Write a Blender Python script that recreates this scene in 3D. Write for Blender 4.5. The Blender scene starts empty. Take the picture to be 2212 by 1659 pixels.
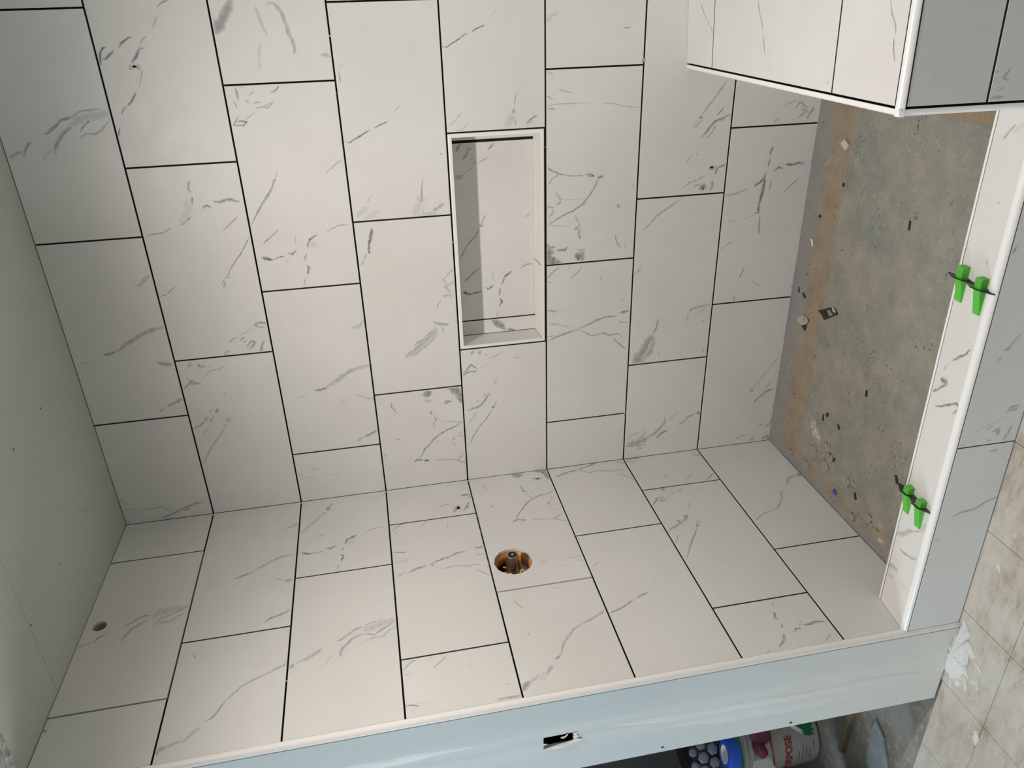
import bpy, bmesh, math, random
from mathutils import Vector, Matrix, noise
random.seed(7)
S = bpy.context.scene
COL = S.collection

# ---------------------------------------------------------------- camera, light, exposure
cam_d = bpy.data.cameras.new('camera')
cam = bpy.data.objects.new('camera', cam_d)
COL.objects.link(cam)
cx = Vector((-0.02441447, -0.19339066, -0.98081802))   # photo's right  (the photo lies on its side)
cy = Vector((-0.88549234, -0.45119951, 0.11100591))    # photo's down
cz = Vector((-0.46401212, 0.871217, -0.16023015))      # into the photo
cam.matrix_world = Matrix(((cx.x, -cy.x, -cz.x, 1.65761536),
                           (cx.y, -cy.y, -cz.y, -2.3822381),
                           (cx.z, -cy.z, -cz.z, 1.49314655),
                           (0, 0, 0, 1)))
cam_d.sensor_fit = 'HORIZONTAL'
cam_d.sensor_width = 36
cam_d.lens = 36 * 1638.216 / 2212
cam_d.clip_start = 0.02
S.camera = cam

W = bpy.data.worlds.new('daylight')
S.world = W
W.use_nodes = True
W.node_tree.nodes['Background'].inputs[0].default_value = (0.72, 0.86, 1.0, 1)
W.node_tree.nodes['Background'].inputs[1].default_value = 0.25

def light(name, kind, loc, aim, energy, color, **kw):
    d = bpy.data.lights.new(name, kind)
    d.energy = energy
    d.color = color
    for k, v in kw.items():
        setattr(d, k, v)
    o = bpy.data.objects.new(name, d)
    COL.objects.link(o)
    o.location = loc
    o.rotation_euler = (Vector(aim) - Vector(loc)).to_track_quat('-Z', 'Y').to_euler()
    return o

light('ceiling_can_light', 'SPOT', (1.08, -1.25, 2.42), (1.08, -1.10, 0.0), 100, (1.0, 0.908, 0.838),
      spot_size=math.radians(172), spot_blend=1.0, shadow_soft_size=0.035)
light('window_daylight', 'AREA', (-2.12, -2.45, 1.60), (0.0, -1.6, 1.2), 51, (0.76, 0.90, 1.0),
      shape='RECTANGLE', size=1.1, size_y=1.0)
light('window_daylight_2', 'AREA', (0.9, -3.97, 1.70), (0.9, 0, 1.5), 1.2, (0.80, 0.91, 1.0),
      shape='RECTANGLE', size=1.2, size_y=1.0)

S.view_settings.view_transform = 'Standard'
S.view_settings.look = 'None'
S.view_settings.gamma = 1
S.view_settings.use_curve_mapping = False
S.view_settings.exposure = 0.0
S.cycles.max_bounces = 8
S.cycles.diffuse_bounces = 5
S.cycles.use_denoising = True

# ---------------------------------------------------------------- material helpers
def mat(name, color=(.8, .8, .8), rough=.5, metal=0, spec=.5):
    m = bpy.data.materials.new(name)
    m.use_nodes = True
    b = m.node_tree.nodes['Principled BSDF']
    b.inputs['Base Color'].default_value = (*color, 1)
    b.inputs['Roughness'].default_value = rough
    b.inputs['Metallic'].default_value = metal
    b.inputs['Specular IOR Level'].default_value = spec
    return m
class NT:
    """tiny node builder"""
    def __init__(s, m):
        s.m = m; s.t = m.node_tree; s.b = s.t.nodes['Principled BSDF']
    def n(s, typ, **kw):
        x = s.t.nodes.new(typ)
        for k, v in kw.items():
            if k in x.inputs: x.inputs[k].default_value = v
            else: setattr(x, k, v)
        return x
    def l(s, a, b): s.t.links.new(a, b)
    def pos(s):
        return s.n('ShaderNodeNewGeometry').outputs['Position']
    def noise(s, scale, detail=4, rough=.55, vec=None, dist=0):
        x = s.n('ShaderNodeTexNoise', Scale=scale, Detail=detail, Roughness=rough, Distortion=dist)
        s.l(vec or s.pos(), x.inputs['Vector'])
        return x.outputs['Fac']
    def ramp(s, fac, stops, interp='LINEAR'):
        r = s.n('ShaderNodeValToRGB')
        cr = r.color_ramp
        cr.interpolation = interp
        while len(cr.elements) > 1: cr.elements.remove(cr.elements[-1])
        for i, (p, c) in enumerate(stops):
            e = cr.elements[0] if i == 0 else cr.elements.new(p)
            e.position = p
            c = (c, c, c) if isinstance(c, (int, float)) else c
            e.color = (*c, 1)
        s.l(fac, r.inputs['Fac'])
        return r.outputs['Color']
    def mix(s, f, a, b, mode='MIX'):
        x = s.n('ShaderNodeMix', data_type='RGBA', blend_type=mode)
        for sock, v in ((x.inputs[0], f), (x.inputs[6], a), (x.inputs[7], b)):
            if isinstance(v, (int, float)): sock.default_value = v
            elif isinstance(v, tuple): sock.default_value = (*v, 1)
            else: s.l(v, sock)
        return x.outputs[2]
    def math(s, op, a, b=None, c=None, clamp=False):
        x = s.n('ShaderNodeMath', operation=op, use_clamp=clamp)
        for i, v in enumerate((a, b, c)):
            if v is None: continue
            if isinstance(v, (int, float)): x.inputs[i].default_value = v
            else: s.l(v, x.inputs[i])
        return x.outputs[0]
    def sep(s, v):
        x = s.n('ShaderNodeSeparateXYZ'); s.l(v, x.inputs[0]); return x.outputs
    def scaled(s, v, k):
        x = s.n('ShaderNodeMapping'); s.l(v, x.inputs[0]); x.inputs['Scale'].default_value = k; return x.outputs[0]
    def bump(s, h, strength=.3, dist=.002):
        x = s.n('ShaderNodeBump', Strength=strength, Distance=dist)
        s.l(h, x.inputs['Height']); s.l(x.outputs[0], s.b.inputs['Normal'])
    def col(s, c): s.l(c, s.b.inputs['Base Color'])
    def rough(s, c): s.l(c, s.b.inputs['Roughness'])

TILE_A, TILE_B = (.735, .725, .700), (.790, .785, .765)
M = {}
def tile_material(name, vein):
    m = mat(name, rough=.33, spec=.42); t = NT(m)
    base = t.mix(t.ramp(t.noise(2.2, 5), [(.35, 0.), (.65, 1.)]), TILE_A, TILE_B)
    fine = t.noise(26, 3)
    base = t.mix(t.ramp(fine, [(.3, .0), (.8, .10)]), base, (.62, .61, .60))
    if vein:
        uv = t.n('ShaderNodeUVMap', uv_map='print').outputs[0]
        u, v, _ = t.sep(uv)
        edge = t.math('SUBTRACT', 1.0, t.math('POWER', t.math('ABSOLUTE', v), 2.2), clamp=True)
        dk = t.n('ShaderNodeAttribute', attribute_name='dark').outputs['Fac']
        nz = t.ramp(t.noise(120, 5, .65), [(.28, .45), (.5, 1.0)])
        f = t.math('MULTIPLY', t.math('MULTIPLY', edge, dk), nz, clamp=True)
        base = t.mix(f, base, (.13, .135, .15))
    t.col(base)
    t.rough(t.ramp(t.noise(14, 3), [(.3, .40), (.7, .52)]))
    return m
M['tile'] = tile_material('glazed_marble_look_porcelain', False)
M['vein'] = tile_material('printed_marble_vein', True)

m = mat('dark_backing_in_joints', (.02, .018, .022), .8); t = NT(m)  # near-black backing seen in the joints, with pale specks
c = t.mix(t.ramp(t.noise(28, 6, .7), [(.62, 0.), (.67, 1.)]), (.012, .009, .013), (.30, .28, .26))
t.col(c); M['joint'] = m
M['tile_edge'] = mat('darkened_tile_body_edge', (.085, .08, .08), .85)  # tile body sides painted dark so lit edges don't pale the joints
M['thinset'] = mat('grey_thinset_on_tile_edge', (.42, .40, .36), .85)

m = mat('white_plastic_trim', (.86, .85, .82), .28); t = NT(m)
t.col(t.mix(t.ramp(t.noise(9, 3), [(.4, 0.), (.8, .2)]), (.93, .92, .90), (.82, .82, .80))); M['trim'] = m

m = mat('green_moisture_board_ceiling', (.40, .43, .40), .9); t = NT(m)
c = t.mix(t.noise(3, 4), (.46, .485, .43), (.56, .575, .515))
c = t.mix(t.ramp(t.noise(120, 4), [(.5, 0.), (.9, .2)]), c, (.30, .32, .29))
t.col(c); t.bump(t.noise(160, 3), .12, .001); M['board'] = m
M['screw'] = mat('dull_screw_head', (.08, .08, .07), .6, .6)
m = mat('sprayed_ceiling_texture', (.60, .585, .55), .95); t = NT(m)
t.col(t.mix(t.ramp(t.noise(70, 4), [(.35, 0.), (.65, 1.)]), (.50, .48, .44), (.74, .73, .70)))
t.bump(t.noise(85, 5, .7), 1.0, .012); M['popcorn'] = m

# drywall at the end of the plumbing wall: board with bands of joint compound
m = mat('taped_drywall', (.6, .66, .66), .75); t = NT(m)
p = t.pos(); x, y, z = t.sep(p)
wob = t.math('MULTIPLY', t.math('SUBTRACT', t.noise(3.0, 5, .6), .5), .075)
xx = t.math('ADD', x, wob)
st = t.scaled(p, (1, 1, .12))
streak = t.noise(60, 4, .6, st)
base = t.mix(streak, (.55, .605, .615), (.60, .645, .65))
band = t.ramp(t.math('MULTIPLY', t.math('ADD', xx, .31), 3.2), [(.0, .0), (.20, .1), (.40, .75), (.46, .15), (.58, .9), (.64, .2), (.80, .0)])
c = t.mix(t.math('MULTIPLY', band, .6), base, (.74, .745, .73))
low = t.ramp(t.math('ADD', z, t.math('MULTIPLY', t.noise(4, 3), .2)), [(.05, 1.), (1.25, .0)])
c = t.mix(t.math('MULTIPLY', low, .75), c, (.80, .775, .70))  # colour painted lighter and warmer near the floor to offset bluish light
dirt = t.ramp(t.noise(34, 6, .7), [(.62, 0.), (.78, .35)])
c = t.mix(dirt, c, (.42, .44, .44))
t.col(c); t.bump(t.noise(45, 5, .6, st), .35, .002); M['drywall'] = m
m = mat('joint_compound', (.74, .745, .73), .6); t = NT(m)
t.col(t.mix(t.noise(18, 5), (.66, .68, .68), (.80, .80, .78))); t.bump(t.noise(70, 4, .6, t.scaled(t.pos(), (1, 1, .2))), .5, .002); M['mud'] = m
m = mat('dim_painted_wall', (.36, .37, .37), .85); t = NT(m)
t.col(t.mix(t.noise(4, 3), (.33, .34, .345), (.39, .40, .40))); M['alcove'] = m
M["paint"] = mat("matt_wall_paint", (.42, .42, .40), .85)
M['dark'] = mat('dark_cavity', (.018, .035, .075), .9)
m = mat('torn_paper', (.82, .78, .70), .9); M['paper'] = m

# shower pan: bare concrete, tan bands where old thinset was scraped off along the walls
m = mat('bare_concrete_pan', (.3, .3, .28), .9); t = NT(m)
p = t.pos(); x, y, z = t.sep(p)
n1 = t.noise(3.2, 7, .62); n2 = t.noise(11, 7, .7); n3 = t.noise(60, 6, .75)
con = t.mix(t.ramp(n1, [(.38, 0.), (.62, 1.)]), (.225, .245, .212), (.300, .280, .235))
con = t.mix(t.ramp(n2, [(.42, 0.), (.66, .7)]), con, (.385, .355, .30))
con = t.mix(t.ramp(t.noise(7, 8, .75), [(.60, 0.), (.70, .5)]), con, (.20, .165, .125))
con = t.mix(t.ramp(n3, [(.57, 0.), (.68, .6)]), con, (.47, .47, .43))
tan = t.mix(t.ramp(n2, [(.35, 0.), (.65, 1.)]), (.285, .225, .165), (.365, .300, .225))
gry = t.mix(n2, (.24, .24, .225), (.34, .33, .30))
wy = t.math('ADD', y, t.math('MULTIPLY', t.math('SUBTRACT', t.noise(9, 5, .6), .5), .05))
wx = t.math('ADD', x, t.math('MULTIPLY', t.math('SUBTRACT', t.noise(7, 5, .6), .5), .09))
mb = t.ramp(t.math('ADD', wy, 1), [(.797, 0.), (.805, 1.)])
ml = t.ramp(wx, [(.070, 1.), (.082, 0.)])
c = t.mix(t.math('MAXIMUM', mb, ml), con, tan)
gb = t.ramp(t.math('ADD', wy, 1), [(.895, 0.), (.925, 1.)])
gl = t.ramp(wx, [(.030, 1.), (.045, 0.)])
c = t.mix(t.math('MAXIMUM', gb, gl), c, gry)
blue = t.math('MULTIPLY', t.ramp(t.noise(2.6, 3), [(.50, 0.), (.60, .35)]), t.math('MAXIMUM', t.ramp(t.math('ADD', wy, 1), [(.960, 0.), (.975, 1.)]), t.ramp(wx, [(.018, 1.), (.035, 0.)])))
bl_ = t.n('ShaderNodeAttribute', attribute_name='blob').outputs['Fac']
c = t.mix(t.ramp(bl_, [(.20, 0.), (.45, .85)]), c, t.mix(n2, (.27, .235, .18), (.42, .385, .32)))
c = t.mix(t.ramp(bl_, [(.55, 0.), (.95, .9)]), c, (.09, .08, .065))  # dark rims painted on one side of the blobs as their shadow
ck = t.math('MULTIPLY', t.n('ShaderNodeAttribute', attribute_name='chalk').outputs['Fac'], t.ramp(t.noise(90, 6, .75), [(.42, 0.), (.55, 1.)]))
c = t.mix(ck, c, (.62, .62, .58))
c = t.mix(blue, c, (.20, .22, .36))
pit = t.ramp(t.n('ShaderNodeTexVoronoi', Scale=52.0).outputs['Distance'], [(.06, 1.), (.13, 0.)])
vor = t.n('ShaderNodeTexVoronoi', Scale=52.0); wrp = t.n('ShaderNodeVectorMath', operation='ADD')
nv = t.n('ShaderNodeTexNoise', Scale=30.0); t.l(p, nv.inputs['Vector'])
sc = t.n('ShaderNodeVectorMath', operation='SCALE', Scale=.03); t.l(nv.outputs['Color'], sc.inputs[0])
t.l(p, wrp.inputs[0]); t.l(sc.outputs[0], wrp.inputs[1]); t.l(wrp.outputs[0], vor.inputs['Vector'])
pit = t.ramp(vor.outputs['Distance'], [(.10, 1.), (.20, 0.)])
gate = t.ramp(t.noise(9, 4), [(.50, 0.), (.62, 1.)])
pm = t.math('MULTIPLY', pit, gate)
c = t.mix(t.math('MULTIPLY', pm, .45), c, (.10, .09, .075))
t.col(c)
h = t.math('SUBTRACT', t.math('ADD', t.math('MULTIPLY', n2, .5), t.math('MULTIPLY', n3, .35)), t.math('MULTIPLY', pm, .6))
t.bump(h, 1.0, .008); M['pan'] = m

# bathroom floor: dusty stone-look sheet tile, splashed with paint
m = mat('dusty_stone_floor', (.5, .45, .4), .7); t = NT(m)
p = t.pos()
st = t.n('ShaderNodeMapping'); t.l(p, st.inputs[0]); st.inputs['Rotation'].default_value = (0, 0, .6); st.inputs['Scale'].default_value = (1, 2.6, 1)
n1 = t.noise(5, 7, .65); n2 = t.noise(9, 10, .72, st.outputs[0]); n3 = t.noise(75, 6, .75)
c = t.mix(t.ramp(n1, [(.36, 0.), (.64, 1.)]), (.47, .41, .34), (.56, .53, .465))
c = t.mix(t.ramp(n2, [(.46, 0.), (.66, .6)]), c, (.64, .61, .565))
c = t.mix(t.ramp(n2, [(.32, .8), (.47, 0.)]), c, (.34, .28, .21))
c = t.mix(t.ramp(n3, [(.60, 0.), (.69, .75)]), c, (.74, .73, .71))
spl = t.ramp(t.noise(7.5, 8, .72, dist=.6), [(.635, 0.), (.665, .85)])
c = t.mix(spl, c, (.80, .80, .79))
t.col(c); t.bump(t.math('ADD', n2, n3), .5, .003); M['floor'] = m
M['floor_joint'] = mat('floor_joint_dirt', (.27, .23, .18), .95)
m = mat('grimy_subfloor', (.3, .28, .25), .9); t = NT(m)
n1 = t.noise(6, 7, .65); n2 = t.noise(35, 7, .75)
c = t.mix(t.ramp(n1, [(.38, 0.), (.6, 1.)]), (.21, .17, .13), (.33, .305, .27))
c = t.mix(t.ramp(n2, [(.5, 0.), (.66, .7)]), c, (.43, .41, .37))
c = t.mix(t.ramp(n2, [(.30, .7), (.38, 0.)]), c, (.10, .09, .08))
t.col(c); t.bump(n2, .6, .004); M['subfloor'] = m
m = mat('grey_cement_board', (.34, .36, .38), .9); t = NT(m)
n2 = t.noise(40, 7, .75)
c = t.mix(t.ramp(t.noise(9, 5), [(.4, 0.), (.6, 1.)]), (.22, .24, .255), (.33, .335, .325))
c = t.mix(t.ramp(n2, [(.30, .9), (.37, 0.)]), c, (.07, .07, .07)); t.col(c); t.bump(n2, .5, .003); M['cement'] = m

M['green'] = mat('bright_green_plastic', (.10, .52, .055), .42)
M['black'] = mat('black_plastic', (.012, .014, .014), .33)
m = mat('orange_copper_ring', (.62, .23, .055), .38, .0); t = NT(m)
t.col(t.mix(t.noise(20, 3), (.50, .17, .035), (.72, .33, .10))); M['orange'] = m
M['steel'] = mat('tarnished_steel', (.34, .29, .27), .28, .85)
M['brass'] = mat('brass', (.72, .58, .22), .25, 1.0)
M['cavity'] = mat('dark_wall_cavity', (.035, .033, .03), .8)
M['blueboard'] = mat('blue_grey_backing', (.30, .38, .43), .6)
m = mat('raw_timber', (.32, .24, .14), .8); t = NT(m)
t.col(t.mix(t.noise(40, 6, .7), (.20, .145, .085), (.38, .29, .18))); M['wood'] = m
m = mat('plaster_spill', (.80, .80, .77), .8); t = NT(m)
n2 = t.noise(90, 6, .7)
t.col(t.mix(t.ramp(n2, [(.60, 0.), (.68, .8)]), (.78, .78, .75), (.20, .18, .16))); t.bump(n2, .8, .006); M['plaster'] = m
M['chip'] = mat('cream_tile_chip', (.60, .53, .44), .6)
M['paperwhite'] = mat('white_paper', (.8, .8, .78), .8)
M['bluetape'] = mat('blue_masking_tape', (.02, .10, .62), .55)
M['bucket'] = mat('white_bucket_plastic', (.46, .44, .39), .45)
M['label_red'] = mat('red_print', (.42, .035, .04), .6)
M['label_green'] = mat('green_print', (.015, .20, .075), .6)
M['label_grey'] = mat('grey_print', (.22, .22, .21), .6)
M['lidgreen'] = mat('green_bucket_rim', (.015, .17, .07), .5)
m = mat('plum_rag', (.20, .045, .075), .95); t = NT(m); t.bump(t.noise(120, 4), .6, .003); M['rag'] = m
M['grey_gel'] = mat('mauve_knee_pad_gel', (.22, .22, .29), .5)
M['clear'] = mat('cloudy_plastic_wrap', (.42, .43, .43), .3)
m = mat('pinkish_bag', (.45, .38, .34), .7); t = NT(m); t.bump(t.noise(20, 4), .5, .01); M['bag'] = m
M['redplastic'] = mat('red_plastic', (.45, .03, .03), .5)
M['glow'] = mat('lamp_disc', (1, .95, .85), .5)
M['glow'].node_tree.nodes['Principled BSDF'].inputs['Emission Color'].default_value = (1, .88, .7, 1)
M['glow'].node_tree.nodes['Principled BSDF'].inputs['Emission Strength'].default_value = 1.5

# ---------------------------------------------------------------- mesh helpers
WP = {}
def link(name, me, parent=None, loc=(0, 0, 0)):
    o = bpy.data.objects.new(name, me)  # rim value highest on the side painted as shaded
    COL.objects.link(o)
    loc = Vector(loc)
    WP[o.name] = loc.copy()
    if parent:
        o.parent = parent
        o.location = loc - WP[parent.name]
    else:
        o.location = loc
    return o
def props(o, label=None, cat=None, group=None, kind=None):
    for k, v in (('label', label), ('category', cat), ('group', group), ('kind', kind)):
        if v: o[k] = v
    return o
def empty(name, loc, **kw):
    o = link(name, None, None, loc); o.empty_display_size = .05
    return props(o, **kw)
def finish(name, bm, mats, parent=None, smooth=False, fix=True):
    if fix: bmesh.ops.recalc_face_normals(bm, faces=bm.faces)
    lo = Vector([min(v.co[i] for v in bm.verts) for i in range(3)])
    hi = Vector([max(v.co[i] for v in bm.verts) for i in range(3)])
    c = (lo + hi) / 2
    if parent is None: c.z = lo.z
    for v in bm.verts: v.co -= c
    me = bpy.data.meshes.new(name)
    bm.to_mesh(me); bm.free()
    for x in (mats if isinstance(mats, (list, tuple)) else [mats]): me.materials.append(x)
    if smooth:
        for f in me.polygons: f.use_smooth = True
    return link(name, me, parent, c)
def box(bm, x0, x1, y0, y1, z0, z1):
    vs = [bm.verts.new((x, y, z)) for x in (x0, x1) for y in (y0, y1) for z in (z0, z1)]
    for f in ((0, 1, 3, 2), (4, 6, 7, 5), (0, 4, 5, 1), (2, 3, 7, 6), (0, 2, 6, 4), (1, 5, 7, 3)):
        bm.faces.new([vs[i] for i in f])
    return vs
def boxobj(name, b, m_, parent=None, bevel=0):
    bm = bmesh.new(); box(bm, *b)
    if bevel: bmesh.ops.bevel(bm, geom=bm.edges[:], offset=bevel, segments=2, affect='EDGES')
    return finish(name, bm, m_, parent)
def lathe(bm, prof, c, axis, n=40, closed=False):
    """prof: (distance along axis, radius)"""
    a = Vector(axis).normalized()
    u = a.orthogonal().normalized(); w = a.cross(u); c = Vector(c)
    rings = []
    for d, r in prof:
        if r < 1e-6: rings.append([bm.verts.new(c + a * d)])
        else: rings.append([bm.verts.new(c + a * d + (u * math.cos(q) + w * math.sin(q)) * r) for q in [2 * math.pi * i / n for i in range(n)]])
    for A, B in zip(rings, rings[1:]):
        for i in range(n):
            j = (i + 1) % n
            if len(A) == 1 and len(B) == 1: continue
            if len(A) == 1: bm.faces.new((A[0], B[i], B[j]))
            elif len(B) == 1: bm.faces.new((A[i], B[0], A[j]))
            else: bm.faces.new((A[i], B[i], B[j], A[j]))
def tube(bm, pts, r, n=8):
    pts = [Vector(p) for p in pts]; rings = []
    for i, p in enumerate(pts):
        d = (pts[min(i + 1, len(pts) - 1)] - pts[max(i - 1, 0)]).normalized()
        u = d.cross(Vector((.3, .2, 1))).normalized(); w = d.cross(u)
        rr = r[i] if isinstance(r, (list, tuple)) else r
        rings.append([bm.verts.new(p + (u * math.cos(q) + w * math.sin(q)) * rr) for q in [2 * math.pi * k / n for k in range(n)]])
    for A, B in zip(rings, rings[1:]):
        for i in range(n):
            bm.faces.new((A[i], A[(i + 1) % n], B[(i + 1) % n], B[i]))
    bm.faces.new(rings[0]); bm.faces.new(rings[-1][::-1])

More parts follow.
